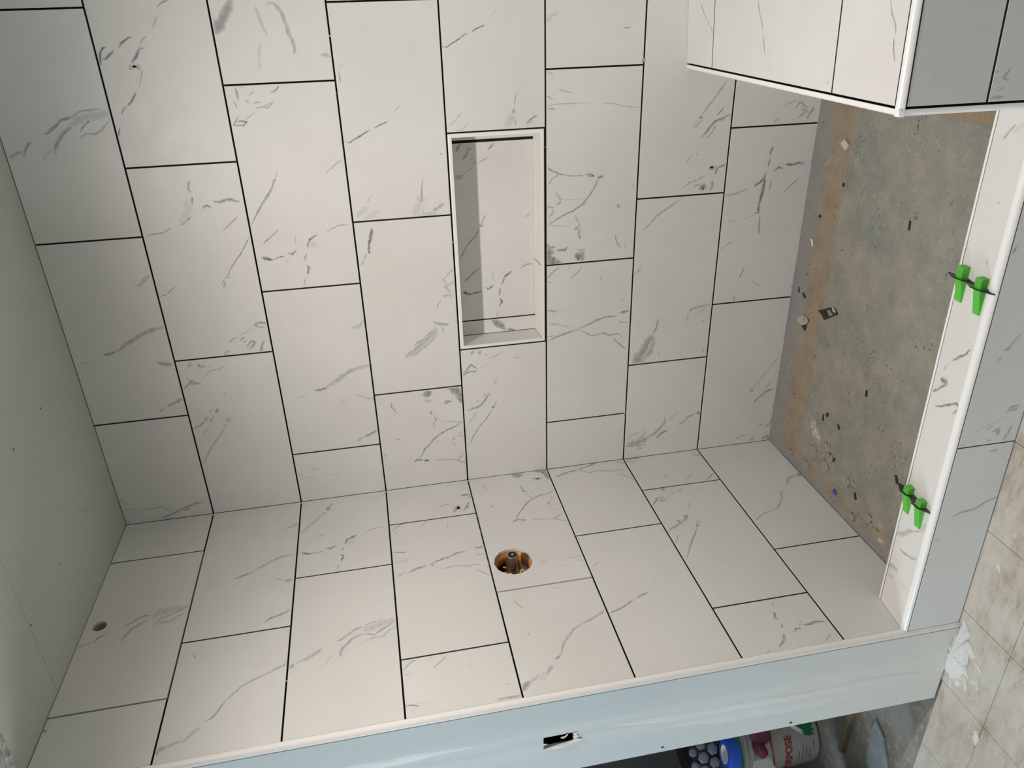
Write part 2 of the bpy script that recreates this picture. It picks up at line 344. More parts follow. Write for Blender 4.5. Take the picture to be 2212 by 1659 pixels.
# ---------------------------------------------------------------- the printed marble veins, in half millimetres on each tiled plane: width(mm) darkness(%) u v u v ...
VEINS = {
 'b': '''5.8 50 2656 4692 2668 4663 2693 4627 2727 4585 2738 4538 2743 4517
3.2 50 2711 4535 2752 4508 2767 4478 2769 4439 2774 4405 2772 4383
7.2 40 2540 4664 2567 4663 2600 4644 2632 4618 2664 4584 2685 4552 2710 4519 2738 4486
14.7 22 2689 4551 2719 4504 2736 4448 2740 4395 2753 4333
3.9 50 2656 4508 2685 4487 2710 4455 2728 4411 2742 4368 2760 4331
4.6 35 2616 4509 2633 4508 2648 4478 2642 4433 2660 4396 2717 4342
5.9 40 2543 4828 2583 4810 2615 4784 2617 4768
6.5 25 2541 4906 2556 4879 2568 4849 2570 4820
3.3 20 2510 4744 2550 4713 2571 4674
3.1 50 3263 3966 3286 3936 3297 3902
2.2 40 3221 3980 3192 3992 3165 4011
2.5 40 3130 4054 3109 4078 3079 4098
6.3 70 3070 4100 3069 4078
6.3 60 3073 4099 3042 4119 3018 4138 2997 4156
4.5 40 2969 4175 2987 4169 2982 4147 2985 4119 2968 4123 2978 4148 2964 4177
2.3 40 2967 4118 2948 4116 2910 4130 2872 4147
4.6 60 2853 4168 2828 4187 2800 4207 2781 4231
3.6 60 2778 4235 2772 4253 2740 4271
3.3 60 2678 4295 2655 4305 2622 4319
4.4 70 2991 4314 3019 4310 3046 4306 3079 4281 3082 4268
5 60 3022 4306 3024 4280 3047 4252 3065 4231
5 60 3077 4203 3100 4182 3118 4152 3129 4124
3.9 60 2356 3993 2317 4012 2286 4000
4.4 50 2261 4000 2209 4010
5.9 60 2230 3884 2220 3850 2232 3812 2230 3777 2212 3740
4.4 60 2198 3955 2207 3932 2190 3903
18.9 50 3130 3696 3175 3664 3223 3629 3253 3604 3288 3584
4.7 50 2849 3646 2809 3640 2782 3638
2.7 50 2784 3666 2742 3653
2.7 50 2854 3605 2848 3626
6.1 40 2781 3604 2766 3580
2.7 40 2831 3547 2800 3580
2.7 50 2759 3567 2768 3545 2766 3521
2.8 40 2734 3558 2742 3515 2734 3488 2766 3448
2.7 40 2813 3447 2839 3422
1.7 40 2673 3624 2717 3561
3.4 50 2649 3694 2672 3673 2702 3653
4.1 50 2668 3666 2670 3638 2665 3611 2646 3636 2647 3691
2.6 50 2167 3635 2224 3589 2281 3543 2323 3517 2381 3489
5.9 60 2324 3532 2326 3506
7.1 35 3268 3400 3264 3367 3239 3345 3208 3330 3158 3318 3120 3314 3082 3296 3037 3289 3011 3300
5.2 25 3252 3468 3193 3452 3143 3441 3108 3427
7.2 15 3069 3474 3012 3487 2935 3497
8.4 30 2999 3151 2998 3123 2991 3100
3.4 50 2814 3456 2826 3426 2852 3404
2.4 35 2731 3560 2742 3516 2754 3479 2769 3442
2.6 35 2345 3219 2382 3169 2410 3136 2415 3102
3.7 60 2523 3078 2517 3049 2537 3017 2560 2970 2586 2923
3.6 60 2592 2900 2604 2870 2623 2816
1.8 30 2671 2782 2711 2734
1.7 30 2927 3066 2952 3028
2.8 40 2910 3065 2850 3062
1.8 50 2850 2753 2863 2738
1.9 40 2504 2560 2517 2540
2.7 50 2272 2635 2218 2647 2156 2652
23.8 15 2172 2651 2096 2680
3.1 60 3018 2467 3015 2438 3034 2408 3053 2371 3081 2325 3083 2310
3.5 60 3089 2292 3104 2266 3123 2210
1.7 30 3170 2175 3205 2130
2.2 60 2751 2034 2712 2042 2677 2047
7.6 40 2662 2051 2612 2056 2567 2042
19 15 2556 2105 2598 2072 2633 2052
6.9 40 2563 1975 2598 1937
4.5 20 2575 2452 2609 2412 2650 2379
4.5 20 2551 2423 2552 2376 2597 2328
5.4 40 2564 1981 2592 1949 2615 1905
8.8 15 3131 1844 3163 1814 3182 1777
2.1 60 3197 1592 3196 1582
2.2 50 3081 1379 3082 1327
1.9 40 2859 1849 2838 1802
1.9 40 2757 1779 2745 1735 2728 1680
2.7 40 2721 1849 2699 1810
1.9 30 2663 1846 2672 1767 2670 1687 2670 1607 2667 1575
2 30 2663 1494 2654 1405 2634 1339 2625 1252
1.9 50 2654 1854 2646 1830 2642 1790
4.1 50 2294 1851 2267 1806 2249 1765 2239 1731
2.5 50 2239 1731 2229 1673 2230 1598
3.7 50 2236 1598 2236 1565 2218 1531 2220 1564 2231 1581
7.4 60 2208 1514 2218 1472
3.8 50 2208 1501 2165 1521 2110 1553 2064 1595 2021 1632
3.3 40 2245 1765 2231 1798 2209 1822 2186 1839
2.1 30 2139 1793 2092 1764 2071 1751
4.2 60 2071 1751 2049 1785
2.5 50 2045 1848 2038 1801
1.7 30 2083 1751 2078 1680 2078 1586
2.4 50 2763 679 2701 719 2644 764 2585 809 2545 839
7.3 60 2545 848 2544 818
2.5 40 2526 850 2501 882
2.5 50 2532 821 2481 872
2.4 50 2660 633 2646 653
3.3 50 2602 682 2572 705 2550 728
5.8 50 2553 634 2529 683 2516 733 2483 764 2453 787 2412 818
10.3 40 2489 730 2466 741
3.3 40 2473 729 2428 767 2410 791
2 40 2500 1149 2484 1144
3.4 60 2318 843 2305 833
2.9 30 2327 862 2296 885 2262 912
6 50 2248 629 2229 649 2219 684 2175 697
6.9 50 2227 747 2224 702 2211 745
3.4 40 2103 921 2137 871 2146 818
4.3 40 2102 841 2124 798
13 45 2082 803 2105 770 2079 758
7 35 2068 721 2109 708 2135 719
2.5 60 2148 1273 2122 1254
3 40 2171 768 2150 819
3.4 50 2486 318 2516 296
2.1 50 2385 281 2362 300
6 60 2334 300 2298 318 2273 310
3.9 60 2257 312 2200 322
6.2 60 2163 330 2110 355 2076 405
7.2 70 2142 332 2075 336 2008 345 1931 353
3.6 40 2026 609 2035 546 2048 493 2066 449
3.1 40 2114 282 2047 291
6.2 60 2168 274 2195 241 2180 211
7.1 60 2209 197 2205 142 2215 97 2204 54
3.6 40 2026 178 2062 137 2113 80
2.7 40 2038 287 2084 280
4.4 50 2218 24 2224 -17
2.5 40 2573 263 2602 232 2615 172
5.9 40 2569 178 2606 153 2573 102 2534 114 2505 154
6.8 40 2494 89 2532 69 2570 44
4.2 40 2486 311 2516 289
8.4 25 2559 136 2540 79
8.4 25 1750 4440 1748 4415 1788 4369 1809 4339
6.4 50 1312 4736 1316 4698 1329 4657
9.6 35 1328 4650 1358 4605 1387 4553 1416 4501 1444 4442 1464 4340
2.8 30 1270 4870 1278 4827
10.3 40 1227 4432 1209 4390 1199 4346
2.1 30 1210 4551 1220 4525
5 60 2331 4002 2309 4010 2287 4000
4.4 50 2264 3998 2220 4004
5.9 60 2184 4022 2133 4047 2099 4097
3.3 40 2050 4304 2057 4270 2059 4227 2068 4190 2088 4153
14.5 10 2260 4034 2185 4036 2114 4101
5.1 60 2187 3956 2207 3932 2198 3905
5.9 60 2222 3882 2223 3842 2232 3812 2235 3790 2221 3764 2216 3739
3.4 40 2046 3866 2084 3818 2127 3767
2.7 55 2006 3711 1961 3745 1901 3786 1848 3833 1795 3873 1752 3900
7.1 60 1753 3908 1748 3882
2.3 50 1707 3943 1741 3914
3.5 40 1681 3933 1724 3909
2.3 40 1668 4313 1676 4270 1706 4234 1728 4203
5 50 1423 3796 1432 3763 1427 3716
4.1 40 1394 3730 1406 3767 1423 3796
5 30 1313 3972 1344 3927 1342 3904
2.5 60 1319 3901 1346 3864
2.5 50 1308 3887 1318 3857
6.7 40 1269 3862 1311 3831 1300 3809 1250 3850
6.8 50 1224 3783 1268 3771 1302 3749
2.9 40 1224 4017 1249 4000 1263 3966
1.7 40 1354 3894 1397 3804
5.8 40 1169 4251 1203 4229
9.2 40 1189 4189 1160 4175 1175 4148
3 50 1148 4146 1158 4120
3.8 30 1120 4144 1133 4102 1133 4062 1156 4022
1.7 30 1118 4129 1066 4194
5.1 50 1010 4313 1043 4278 1068 4249 1034 4201
2.5 40 1099 4278 1070 4265
3 50 2298 3525 2241 3564 2177 3619 2126 3657 2067 3697
2.6 55 2298 3527 2249 3564 2199 3609 2155 3639 2104 3670
3.5 40 1945 3649 1974 3611 2031 3541
7 70 1862 3671 1852 3639 1841 3606
3.1 50 1841 3606 1854 3570 1858 3531
5.5 60 1877 3509 1866 3484 1892 3453
2 40 1813 3531 1836 3508
1.6 30 1984 3447 1921 3454
5.5 60 1899 3387 1953 3364 1977 3315
4.8 50 1863 3400 1819 3414
4.8 70 1790 3407 1768 3395 1728 3412
2.9 40 1700 3428 1655 3443
2.7 40 1989 3260 2010 3226 2026 3170 2029 3116
15.8 10 1937 3366 1894 3327
3.3 30 1741 3262 1740 3250
11.7 15 2065 3065 2101 3023 2130 2985
11.7 12 2046 3021 2074 2972 2102 2922
2.3 40 2150 2990 2202 2958
2.7 60 2238 2642 2184 2650 2153 2652
8.7 35 2160 2652 2114 2663 2069 2647
19.8 15 2054 2708 2099 2680 2138 2661
8.8 35 2050 2605 2083 2571 2115 2513
12 20 2048 2684 2054 2605 2050 2557
6.4 65 1991 2990 1986 2977 1947 2990 1907 3002 1867 3010 1825 3011
2 50 1835 3029 1795 3046
4.1 40 1756 3074 1787 3051
4.3 25 1681 2483 1610 2554 1567 2524
7.7 25 1590 2480 1560 2541 1513 2510
7 30 1500 2562 1493 2495
2.6 40 1474 2572 1441 2600 1406 2610
8.9 35 1318 2642 1300 2601 1288 2537
13.5 30 1074 2850 1110 2796 1160 2731 1218 2667 1268 2612
6.2 35 1161 2783 1196 2720 1254 2647 1289 2627
5.4 35 1275 2585 1236 2571
7.2 30 1073 2842 1106 2762 1172 2670 1231 2614
9.5 20 1331 3189 1335 3143 1383 3088
6.3 50 895 3484 903 3432 914 3401
10.8 30 914 3401 954 3332 995 3276 1022 3222 1038 3153 1045 3097
6.5 40 1045 2398 1081 2374
9.3 35 1072 2335 1037 2328
2.8 50 1024 2301 1036 2274
3.3 30 998 2285 1007 2239 1039 2180
4.7 50 900 2459 940 2422 967 2402 927 2350
6.6 40 908 2405 913 2360
1.4 40 930 2341 987 2240
2.4 50 985 2091 988 2073 980 2050
2.9 40 788 2247 825 2219
3.3 60 2049 1785 2076 1755
1.7 30 2139 1789 2097 1764 2080 1739
1.7 25 2078 1730 2080 1587
4.2 50 2161 1525 2106 1553 2044 1603 2000 1679 1976 1746 1943 1806 1921 1848
2.9 40 2041 1843 2034 1806 2001 1806 1971 1839
1.7 30 1921 1848 1910 1763 1906 1712
3 30 1974 1661 1930 1635 1920 1618
3.9 40 1882 1669 1912 1617
6 40 1873 1660 1896 1634
4.3 50 1887 1626 1836 1629 1809 1615
8.6 50 2027 1371 2001 1352
26.2 50 1794 1853 1759 1840 1698 1844 1662 1831 1637 1744
6.1 50 1767 1831 1776 1788
6.1 60 1747 1784 1744 1723 1765 1710
19.9 55 1699 1657 1696 1613 1659 1595
6.2 30 1733 1640 1732 1579
2.7 50 1820 1375 1780 1369 1734 1341 1721 1349
1.8 30 1766 1307 1704 1299
3.1 50 1629 1762 1598 1805 1552 1849
3.6 50 1627 1691 1605 1687
3.1 40 1619 1603 1582 1629 1537 1686
3.6 40 1576 1473 1562 1464
5.5 30 1539 1463 1499 1475
4.5 30 1526 1849 1518 1814
3.8 30 1350 1319 1342 1287
3.7 50 1319 1854 1315 1814 1302 1774
1.8 30 1316 1774 1314 1715
6.7 50 1257 1250 1252 1292 1250 1320
4.7 50 1228 1337 1228 1430 1210 1485 1187 1540 1168 1595 1153 1631
6.6 40 1153 1631 1143 1677 1129 1723 1118 1759 1104 1805 1089 1841
3.4 50 1152 1626 1127 1575 1093 1528 1098 1482 1107 1435 1082 1388 1090 1322 1057 1292
5.6 20 1224 1850 1207 1778 1177 1677
2.4 50 1188 1326 1173 1298 1170 1251
3.9 50 1055 1358 1010 1319 953 1259
3.8 40 1119 1850 1127 1796
2.8 60 1230 1723 1224 1710
1.9 30 1304 1801 1258 1805
3.5 45 2041 924 2013 949 1987 991 1953 1051 1914 1102 1866 1143 1826 1185
6.4 25 1518 1231 1551 1196 1572 1179
2.8 50 1594 859 1589 854
5.9 35 1247 627 1236 713 1227 770 1182 804
5.9 20 1182 804 1124 809
6.9 15 1226 664 1179 727
6 70 1123 687 1119 672
5.9 40 1176 1024 1099 1038 1042 1063
32.6 45 1042 1063 965 1097 889 1140 834 1195
15.1 30 1000 1051 912 1074 857 1129
6.2 25 894 650 854 666
4 20 905 1015 861 993
6.3 70 2079 332 2012 341 1952 352
7.3 60 1952 352 1891 348
3.6 50 1889 376 1895 334
4.2 50 1873 336 1811 332 1739 327
2.3 40 1847 570 1848 505
1.8 30 1852 468 1880 379
2.8 35 1644 603 1685 551 1704 506
3.3 50 1575 381 1561 386
3.8 50 1507 408 1461 420 1425 435
2.9 40 1425 435 1406 452
2.9 35 1389 338 1376 302 1346 259
4.9 40 1293 457 1244 457
3.5 35 2031 609 2031 545 2048 493 2063 467
2.7 40 772 -1 729 39 650 101 559 161 499 206
9.9 60 485 230 487 199
5.5 50 461 84 467 43
2.7 40 505 80 540 53
9.8 60 490 226 487 199
3.3 40 465 243 427 254
6.6 50 471 27 466 74 437 113 398 161 357 187
10 40 425 106 408 109
3.3 30 542 64 491 99
2.8 30 300 233 247 263
9.1 40 156 112 159 85 142 94
4.6 50 130 48 181 -4
4.6 30 47 298 76 247 74 193
9.3 35 24 176 42 134
11.6 40 14 65 44 25 4 -2
5.4 20 383 806 343 844 303 882
9.8 35 336 915 296 912 245 950 204 988 177 1038
8.8 50 213 886 197 936 156 975
5.5 40 118 1230 138 1169 176 1110 216 1071 240 1078
19.2 35 123 1220 135 1149 150 1088 177 1038
3.3 35 171 1232 214 1173 229 1123 256 1068
4.4 40 113 1230 112 1147 107 1075 144 1046
8.9 15 81 1135 84 1074
10.9 50 347 627 335 657
7.7 35 335 657 320 718 285 746 256 801
28.6 55 798 2725 751 2710
7.6 30 715 2749 718 2695
21.6 50 805 2581 787 2520 742 2486 670 2481
7.7 50 681 2608 692 2571
3.9 50 702 2606 690 2544
2.8 50 735 2978 705 2981 650 2951
6.8 50 637 2705 601 2704
4.4 35 584 2696 570 2670 540 2681 522 2705
2.5 30 522 2700 477 2685
6.9 20 530 2645 543 2626
2 30 536 2613 520 2536 515 2481
4.5 50 513 2485 483 2538 464 2594 431 2661 399 2700 355 2736 328 2770 287 2792 246 2813
7.1 55 220 2857 238 2833 227 2792
3.6 50 227 2792 220 2750 215 2788
2.6 40 212 2718 208 2648 202 2592
3.6 40 202 2592 190 2550 172 2509 144 2472
3.1 40 190 2550 213 2516 248 2490
4.5 60 370 2572 387 2539
2 30 364 2568 306 2548
3 35 430 2504 401 2524 389 2483
1.5 30 367 2739 368 2638
4.9 50 436 2980 432 2953 418 2959
2.5 50 318 3073 293 3053
4.2 50 890 2460 911 2423 916 2387
2.9 40 823 2237 783 2243
1.9 40 860 2208 831 2223
5.9 45 726 2277 678 2307 631 2346 616 2392 602 2439
9.8 40 676 2371 664 2358
3.9 40 729 2305 701 2324
3.5 40 657 2224 598 2254
7.9 60 605 2268 601 2240
3 50 598 2254 520 2304 453 2363 374 2413 307 2445
2.5 35 582 2371 525 2415 486 2445
1.8 35 855 3607 864 3547
2.8 20 773 3339 801 3292 808 3266
3.7 20 841 3210 818 3187 807 3145
12.1 40 795 3146 792 3121
6.5 20 794 3120 785 3087
4.8 40 451 3247 479 3217 485 3190
7.7 45 485 3190 501 3153 532 3091
1.9 40 415 3287 422 3268
2 30 287 3614 261 3538
3.4 35 244 3691 231 3662
2 25 195 3690 201 3626 199 3564
2.5 30 203 3466 201 3412
1.5 20 181 3252 155 3099
5.2 40 864 4499 893 4469
6.9 40 899 4444 918 4400 948 4338
1.7 30 833 4625 826 4524
3.3 30 219 4911 182 4879 167 4858
2.8 35 130 4892 128 4851 133 4816
3.3 35 111 4780 110 4713 115 4644 83 4618 53 4573
5.7 40 5 4712 27 4647 53 4573 78 4525 95 4462 119 4372
6.7 35 65 4545 69 4468
3.8 40 98 4410 108 4374
2.8 30 38 4935 24 4884
5.8 12 5 4712 2 4499
3.8 45 1011 4317 1048 4277 1082 4246
3 40 1094 4275 1065 4266
5.1 40 1046 4262 1050 4214 1039 4200
2.6 40 901 4091 910 4089
2.2 40 959 4056 928 4078
9.7 40 848 4126 812 4153
3.6 40 795 4169 740 4204
11.1 35 791 4210 763 4224
5.3 40 763 4224 734 4263 711 4312
3.5 30 852 4158 818 4197
3.1 35 699 4225 659 4262
7.2 50 719 4122 713 4095
3.1 40 777 4074 736 4099
3.1 40 760 4057 725 4092
2.8 40 707 4104 643 4149 571 4213 487 4272 425 4309 430 4321''',
 't': '''5.3 60 3151 -154 3143 -163
6.3 70 3068 -278 3060 -280
4.3 60 2970 -216 2965 -222
3.1 50 3201 -178 3156 -223 3118 -275
9.3 60 3119 -292 3094 -303
2.5 50 3088 -324 3057 -357
2.5 50 3226 -869 3171 -890 3121 -929 3093 -939
2.5 60 3071 -945 3038 -958 2987 -981
1.7 30 2945 -1034 2912 -1053
2.8 30 2911 -1542 2911 -1572
1.9 50 3235 -1908 3189 -1930 3148 -1963 3118 -1969
2.3 60 3109 -1964 3070 -1970 3028 -1988''',
 'f': '''1.4 30 3125 673 3137 648
1.2 30 2974 843 2991 826
2.5 50 2980 570 2982 557
3.5 40 2991 507 2958 530 2948 510
4.1 40 2913 538 2924 519
2.6 40 2885 565 2889 514
2 40 3009 469 3001 478''',
 'n': '''3 50 1974 2224 1905 2261
6.9 60 1906 2278 1905 2244
3 50 1896 2261 1839 2298 1782 2352 1724 2389 1665 2423
2.6 40 1933 1959 1975 1905
4 50 1518 2392 1567 2337 1612 2278
8.2 70 1441 2405 1421 2344
4.1 60 1426 2344 1437 2272
5.5 60 1467 2245 1447 2228 1476 2191
6.3 60 1474 2129 1536 2100 1564 2055
5.5 50 1448 2143 1392 2149
5.6 70 1374 2150 1348 2132 1312 2152
2.8 40 1280 2162 1233 2177
3.2 50 1578 2001 1605 1956 1609 1909
1.8 30 1572 2192 1508 2190
16.6 50 1212 2205 1173 2156 1129 2112
10.5 60 1128 2103 1116 2043
5.5 50 2391 2397 2422 2383 2436 2358
4.8 50 2342 2359 2364 2338 2402 2320 2409 2295
3.2 60 2335 2311 2345 2286
2.8 50 2307 2304 2324 2267
3.2 30 2312 2259 2333 2217 2347 2192
3.6 50 2395 2198 2409 2173 2435 2152
4.1 50 2239 2418 2239 2369 2224 2378 2222 2411
1.6 40 2243 2369 2290 2293''',
 'l': '''4.9 50 751 4088 732 4028 707 3970
7.1 30 700 3970 658 3911 620 3858 596 3795 595 3714
4.1 40 74 3473 99 3500 124 3526
9.3 60 123 3531 131 3495
3.3 40 143 3508 207 3560 269 3611 342 3668 384 3696
4.3 40 441 3567 420 3538
2.6 30 510 3652 492 3616
7.2 60 590 3678 608 3640 612 3611
3.1 40 612 3611 607 3574 603 3533
6.2 60 575 3513 586 3484 562 3455
1.6 30 501 3456 536 3451
6.4 55 563 3393 512 3376 476 3312
5.2 45 594 3401 631 3414
5.1 60 662 3418 685 3401 731 3421
3.4 35 760 3433 813 3445
3.3 40 463 3260 439 3212 425 3116
18.4 8 533 3376 558 3326
7.7 25 302 3811 286 3756 252 3715
3 20 101 3211 48 3108
8.4 50 193 2554 186 2516 193 2484
4.8 40 236 2504 194 2480
4.1 30 301 2729 273 2684 275 2639
3.5 60 306 2638 297 2614
11.6 40 378 2624 310 2588 359 2577
8.1 45 377 2561 339 2528 283 2506
4.5 40 388 2774 369 2758
3.3 50 491 3076 452 3031 414 2980
5.5 40 414 2914 432 2911
3.3 35 415 2817 459 2847 503 2904
3.8 20 481 2686 538 2689 546 2716
7.5 25 514 3069 513 3043
4.6 50 720 3076 728 3031 743 2995
4 50 816 2946 821 2930
2 20 778 3076 815 2955
8 12 822 3078 833 2972
6.2 50 791 2478 800 2509 797 2539
4.5 50 816 2597 817 2651 847 2718 865 2778 887 2846
6.9 45 900 2872 911 2930 942 2993
4.8 35 929 3012 960 3062
9.9 40 893 2847 905 2819
2.9 40 943 2791 952 2747 939 2696 954 2657 965 2610 958 2559 971 2528
2.5 50 862 2540 879 2480
2.4 35 995 2577 1030 2538 1091 2479
3.2 20 691 2535 697 2510
3.1 35 81 2367 123 2365 170 2339
5.2 50 365 2363 372 2336 389 2348
2.8 40 474 2463 507 2450
28.4 50 0 2131 17 2096 57 2074
5.4 40 169 2098 253 2087 244 2056
2.4 40 271 2081 334 2047
6.2 50 92 1994 108 1929 121 1981
22 45 -4 1963 16 1878 88 1865 139 1868
4.1 50 280 1869 309 1919 322 1998 344 2040 393 2098 458 2148 509 2186 569 2212
5 50 580 2246 563 2206 579 2147 591 2176
2.8 40 589 2108 595 2033 606 1972
3.3 40 606 1972 627 1914 656 1863
2.8 40 611 1964 586 1913 559 1869
4.6 50 433 1958 410 1924
2.9 40 363 1889 373 1915 399 1903
1.7 30 433 1958 499 1937 518 1886
1.8 30 244 2056 278 2016
2 40 1021 2145 1038 2095
2 30 1032 1984 1032 1873
3 40 1062 1899 1077 1869
1.9 30 1088 2040 1123 1941
6.4 15 6 1845 5 1735
5.1 50 0 1450 29 1520 43 1574 67 1621
7.6 45 66 1626 70 1682 90 1747 118 1813
3.2 40 59 1619 95 1579 120 1546 108 1483 114 1444 141 1383 129 1318 152 1296
3.2 35 32 1317 58 1244
3.1 40 178 1335 221 1299 275 1248
1.5 30 1142 1829 1106 1768
6.6 40 16 1230 6 1154 26 1109
5.2 20 35 1226 67 1165
5.3 30 59 694 91 623
6.1 20 264 1004 341 1003
3.1 30 306 788 347 835 396 876
3.7 40 368 779 394 776
3.7 50 335 628 375 676 407 721
7.2 40 454 1155 420 1128
12 40 459 1099 436 1060
3.6 40 481 1039 465 1003
3.6 35 505 1039 501 988 470 932
5.2 50 618 1226 574 1181 546 1170 544 1112
7 40 578 1164 576 1105
1.8 30 560 1109 494 985
3.4 35 637 943 723 998
6.5 45 776 1025 824 1069 872 1139 890 1183 916 1224
13.5 40 816 1107 848 1120
10.9 40 774 1034 832 1067
2.6 30 968 1173 1050 1224
8.6 50 906 1025 912 995
3.2 40 839 973 901 1013
2.7 40 870 963 910 1004
3.1 45 922 1013 1004 1076 1096 1141 1196 1206 1197 1232
3.9 35 859 441 892 524 940 596
15.4 45 501 -7 507 42
8.5 35 507 42 524 113 573 155 600 180
5.8 30 649 213 664 251 749 292 839 370 861 434
4 30 846 107 861 91
2.7 30 1061 73 1067 62
2.6 30 1128 86 1143 81
6.1 40 1044 4695 1030 4667 996 4632 973 4594 974 4544
4.1 40 980 4539 937 4515 931 4473 925 4423 925 4386
7.8 35 1159 4671 1112 4662 1063 4631 1036 4595 1013 4557
17.9 18 1007 4537 971 4508 953 4447 950 4338
4 40 1045 4508 1015 4478 995 4424 972 4385 944 4339
4.4 30 1085 4510 1065 4511 1050 4485 1057 4427 1020 4384 993 4338
8.9 30 969 4494 978 4478
6.7 35 1143 4832 1097 4817 1079 4774
6.7 20 1159 4913 1139 4874 1133 4835
3.3 15 1209 4774 1174 4736 1141 4710
1.9 25 785 4245 789 4175
2.6 30 1238 3916 1232 3895
2 20 1369 4280 1336 4282
2 45 1341 4241 1365 4237 1392 4219
1.6 30 1309 4215 1302 4182
5 15 1298 3980 1309 3930
3.3 40 1629 4222 1626 4207
9.9 40 1993 4314 1966 4308 1955 4274
4.7 25 1955 4274 1941 4241 1931 4201
7.6 25 1946 4198 1915 4174 1880 4143 1874 4119
3.5 40 1837 4107 1826 4077 1799 4056 1755 4037 1726 4022
3.4 35 1726 4022 1693 3988 1647 3948 1616 3892 1594 3834 1561 3761
6.2 45 1188 3865 1159 3831 1144 3781 1114 3716
2.9 30 807 3832 831 3780
10.5 35 842 3775 846 3724
4.7 35 1573 3790 1557 3758 1537 3708
11 40 1579 3702 1560 3683 1554 3670
4.7 30 1551 3663 1531 3630 1520 3596
10.4 25 1542 3623 1520 3596 1500 3562 1473 3521
7.8 12 1607 3531 1595 3504
2.8 20 1595 3504 1554 3484 1529 3450
7.4 35 1555 3419 1521 3422 1492 3408 1464 3380 1424 3344 1406 3293
5 40 1434 3451 1423 3416 1388 3372 1358 3329 1352 3285
3.9 40 1377 3286 1341 3270 1325 3225 1319 3181 1318 3133
19.3 18 1387 3286 1372 3242 1348 3190 1337 3100
3.8 40 1412 3308 1412 3265 1430 3229 1407 3199 1378 3147 1338 3097
4.2 30 1476 3263 1461 3266 1449 3230 1452 3183 1414 3141 1394 3100
8.5 35 1361 3239 1364 3232
2.5 15 1483 3316 1469 3273
2.7 50 1728 3082 1680 3037 1658 2993
3.1 40 1659 2927 1683 2922
2.7 35 1661 2835 1690 2849 1715 2880 1747 2918
2.8 30 1707 2706 1723 2698
4.6 30 1772 2701 1786 2721
4.6 25 1756 3077 1763 3044
3.6 50 1963 3085 1966 3052 1982 3011
1.4 25 1961 3019 1971 2954
5 40 2026 2481 2028 2509 2025 2562 2030 2610
5.2 20 1931 2551 1943 2519
4.2 10 1999 3049 2031 3045
14.8 45 1999 2471 1968 2443 1949 2415
6.8 25 1949 2415 1939 2382 1918 2356 1909 2319
6.9 30 1934 2325 1889 2293 1869 2267
11.2 12 1910 2354 1957 2337
3.5 50 1829 2250 1815 2217 1799 2206
3.7 35 1799 2206 1749 2182 1715 2162 1675 2122 1638 2090 1610 2036
3 40 1610 2036 1588 1976 1555 1913 1530 1870
7 35 1557 1906 1532 1875
2.9 50 1612 2364 1614 2346 1629 2353
2.2 45 1331 2376 1351 2374 1412 2340
4.6 12 1273 2127 1303 2070
4.3 12 1549 2081 1580 2058
2 30 1733 2465 1750 2451
3.5 50 1556 1851 1549 1802 1529 1748 1502 1699 1482 1668
4.1 50 1476 1646 1461 1613 1445 1563
1.4 30 1392 1523 1360 1482
1.5 25 1134 1827 1104 1767
2.6 35 1683 868 1729 878
5.1 55 1762 894 1804 913 1826 905
5 45 1857 902 1894 914
6.4 50 1931 927 1975 947 2015 999
3.1 30 2056 1127 2041 1089 2021 1056
5 50 1931 858 1907 837 1922 810
5.4 55 1893 786 1896 748 1886 706 1890 665 1905 642
1.7 25 1907 813 1854 779
1.6 20 1953 871 2001 871
3.7 30 2033 724 1988 669
3.8 30 1520 252 1523 251
2.5 30 1970 303 1973 292''',
 'c': '''4.7 30 2670 -1811 2720 -1850 2744 -1869
11.4 10 2707 -1862 2732 -1894 2755 -1908
2.4 30 2616 -1764 2626 -1787
4.3 30 2411 -1891 2423 -1894
4.3 30 2413 -1886 2412 -1905
1.9 40 2161 -1913 2135 -1926
4.9 60 1735 -1970 1699 -1949 1667 -1909 1625 -1871
3.3 35 1599 -1845 1548 -1826
11 65 1495 -1821 1506 -1877
6 60 1497 -1880 1461 -1838 1407 -1790
3.3 50 1781 -1986 1817 -2001
4.3 60 1348 -1829 1367 -1870 1409 -1929 1445 -1979 1432 -2005 1414 -1998 1379 -1967
11.1 35 486 -1787 534 -1849 589 -1896 605 -1922
2.8 45 605 -1922 678 -2011
12.1 20 663 -1975 718 -2007
3.5 30 500 -1805 513 -1856
5.1 45 428 -1851 435 -1904 453 -1963 480 -2006
11.4 30 262 -1791 275 -1845 298 -1883
11.5 35 260 -1797 283 -1830 292 -1874
6.5 20 222 -1804 208 -1832 225 -1861
3.5 10 234 -1893 261 -2028''',
 'o': '''2 40 1818 60 1752 100
6.1 50 1741 120 1751 93
2 40 1713 128 1681 141
3.1 50 2253 211 2215 224
3.6 40 1393 5 1423 -13 1424 -55
7.3 30 1403 -6 1411 -53
1.5 30 1367 -3 1341 67 1302 175
3.3 40 1302 97 1326 62
6.7 40 1289 58 1305 20 1262 21
6.7 35 1226 -19 1275 -40 1318 -47
11.2 45 1239 71 1244 51
2.6 30 1233 232 1236 198
5.3 30 1175 37 1176 -6
2.8 40 784 151 806 112 816 25 858 -37 880 -102
2.5 30 652 227 643 202''',
}
P, T, G = .309, .6137, .0050      # course height, tile pitch along the wall, joint width
TH = .0092
SK = .022
BS = .05
def F_back(u, v, h): return Vector((u, -h, v))
def F_left(u, v, h): return Vector((h, -u, v))
def F_ntop(u, v, h): return Vector((u, v, .4784 + BS * (u - 1.4187) + h))
def F_bfront(u, v, h): return Vector((u, -1.030 - h, v + BS * (u - 1.4187)))
def F_bside(u, v, h): return Vector((1.4187 - h, u, v))
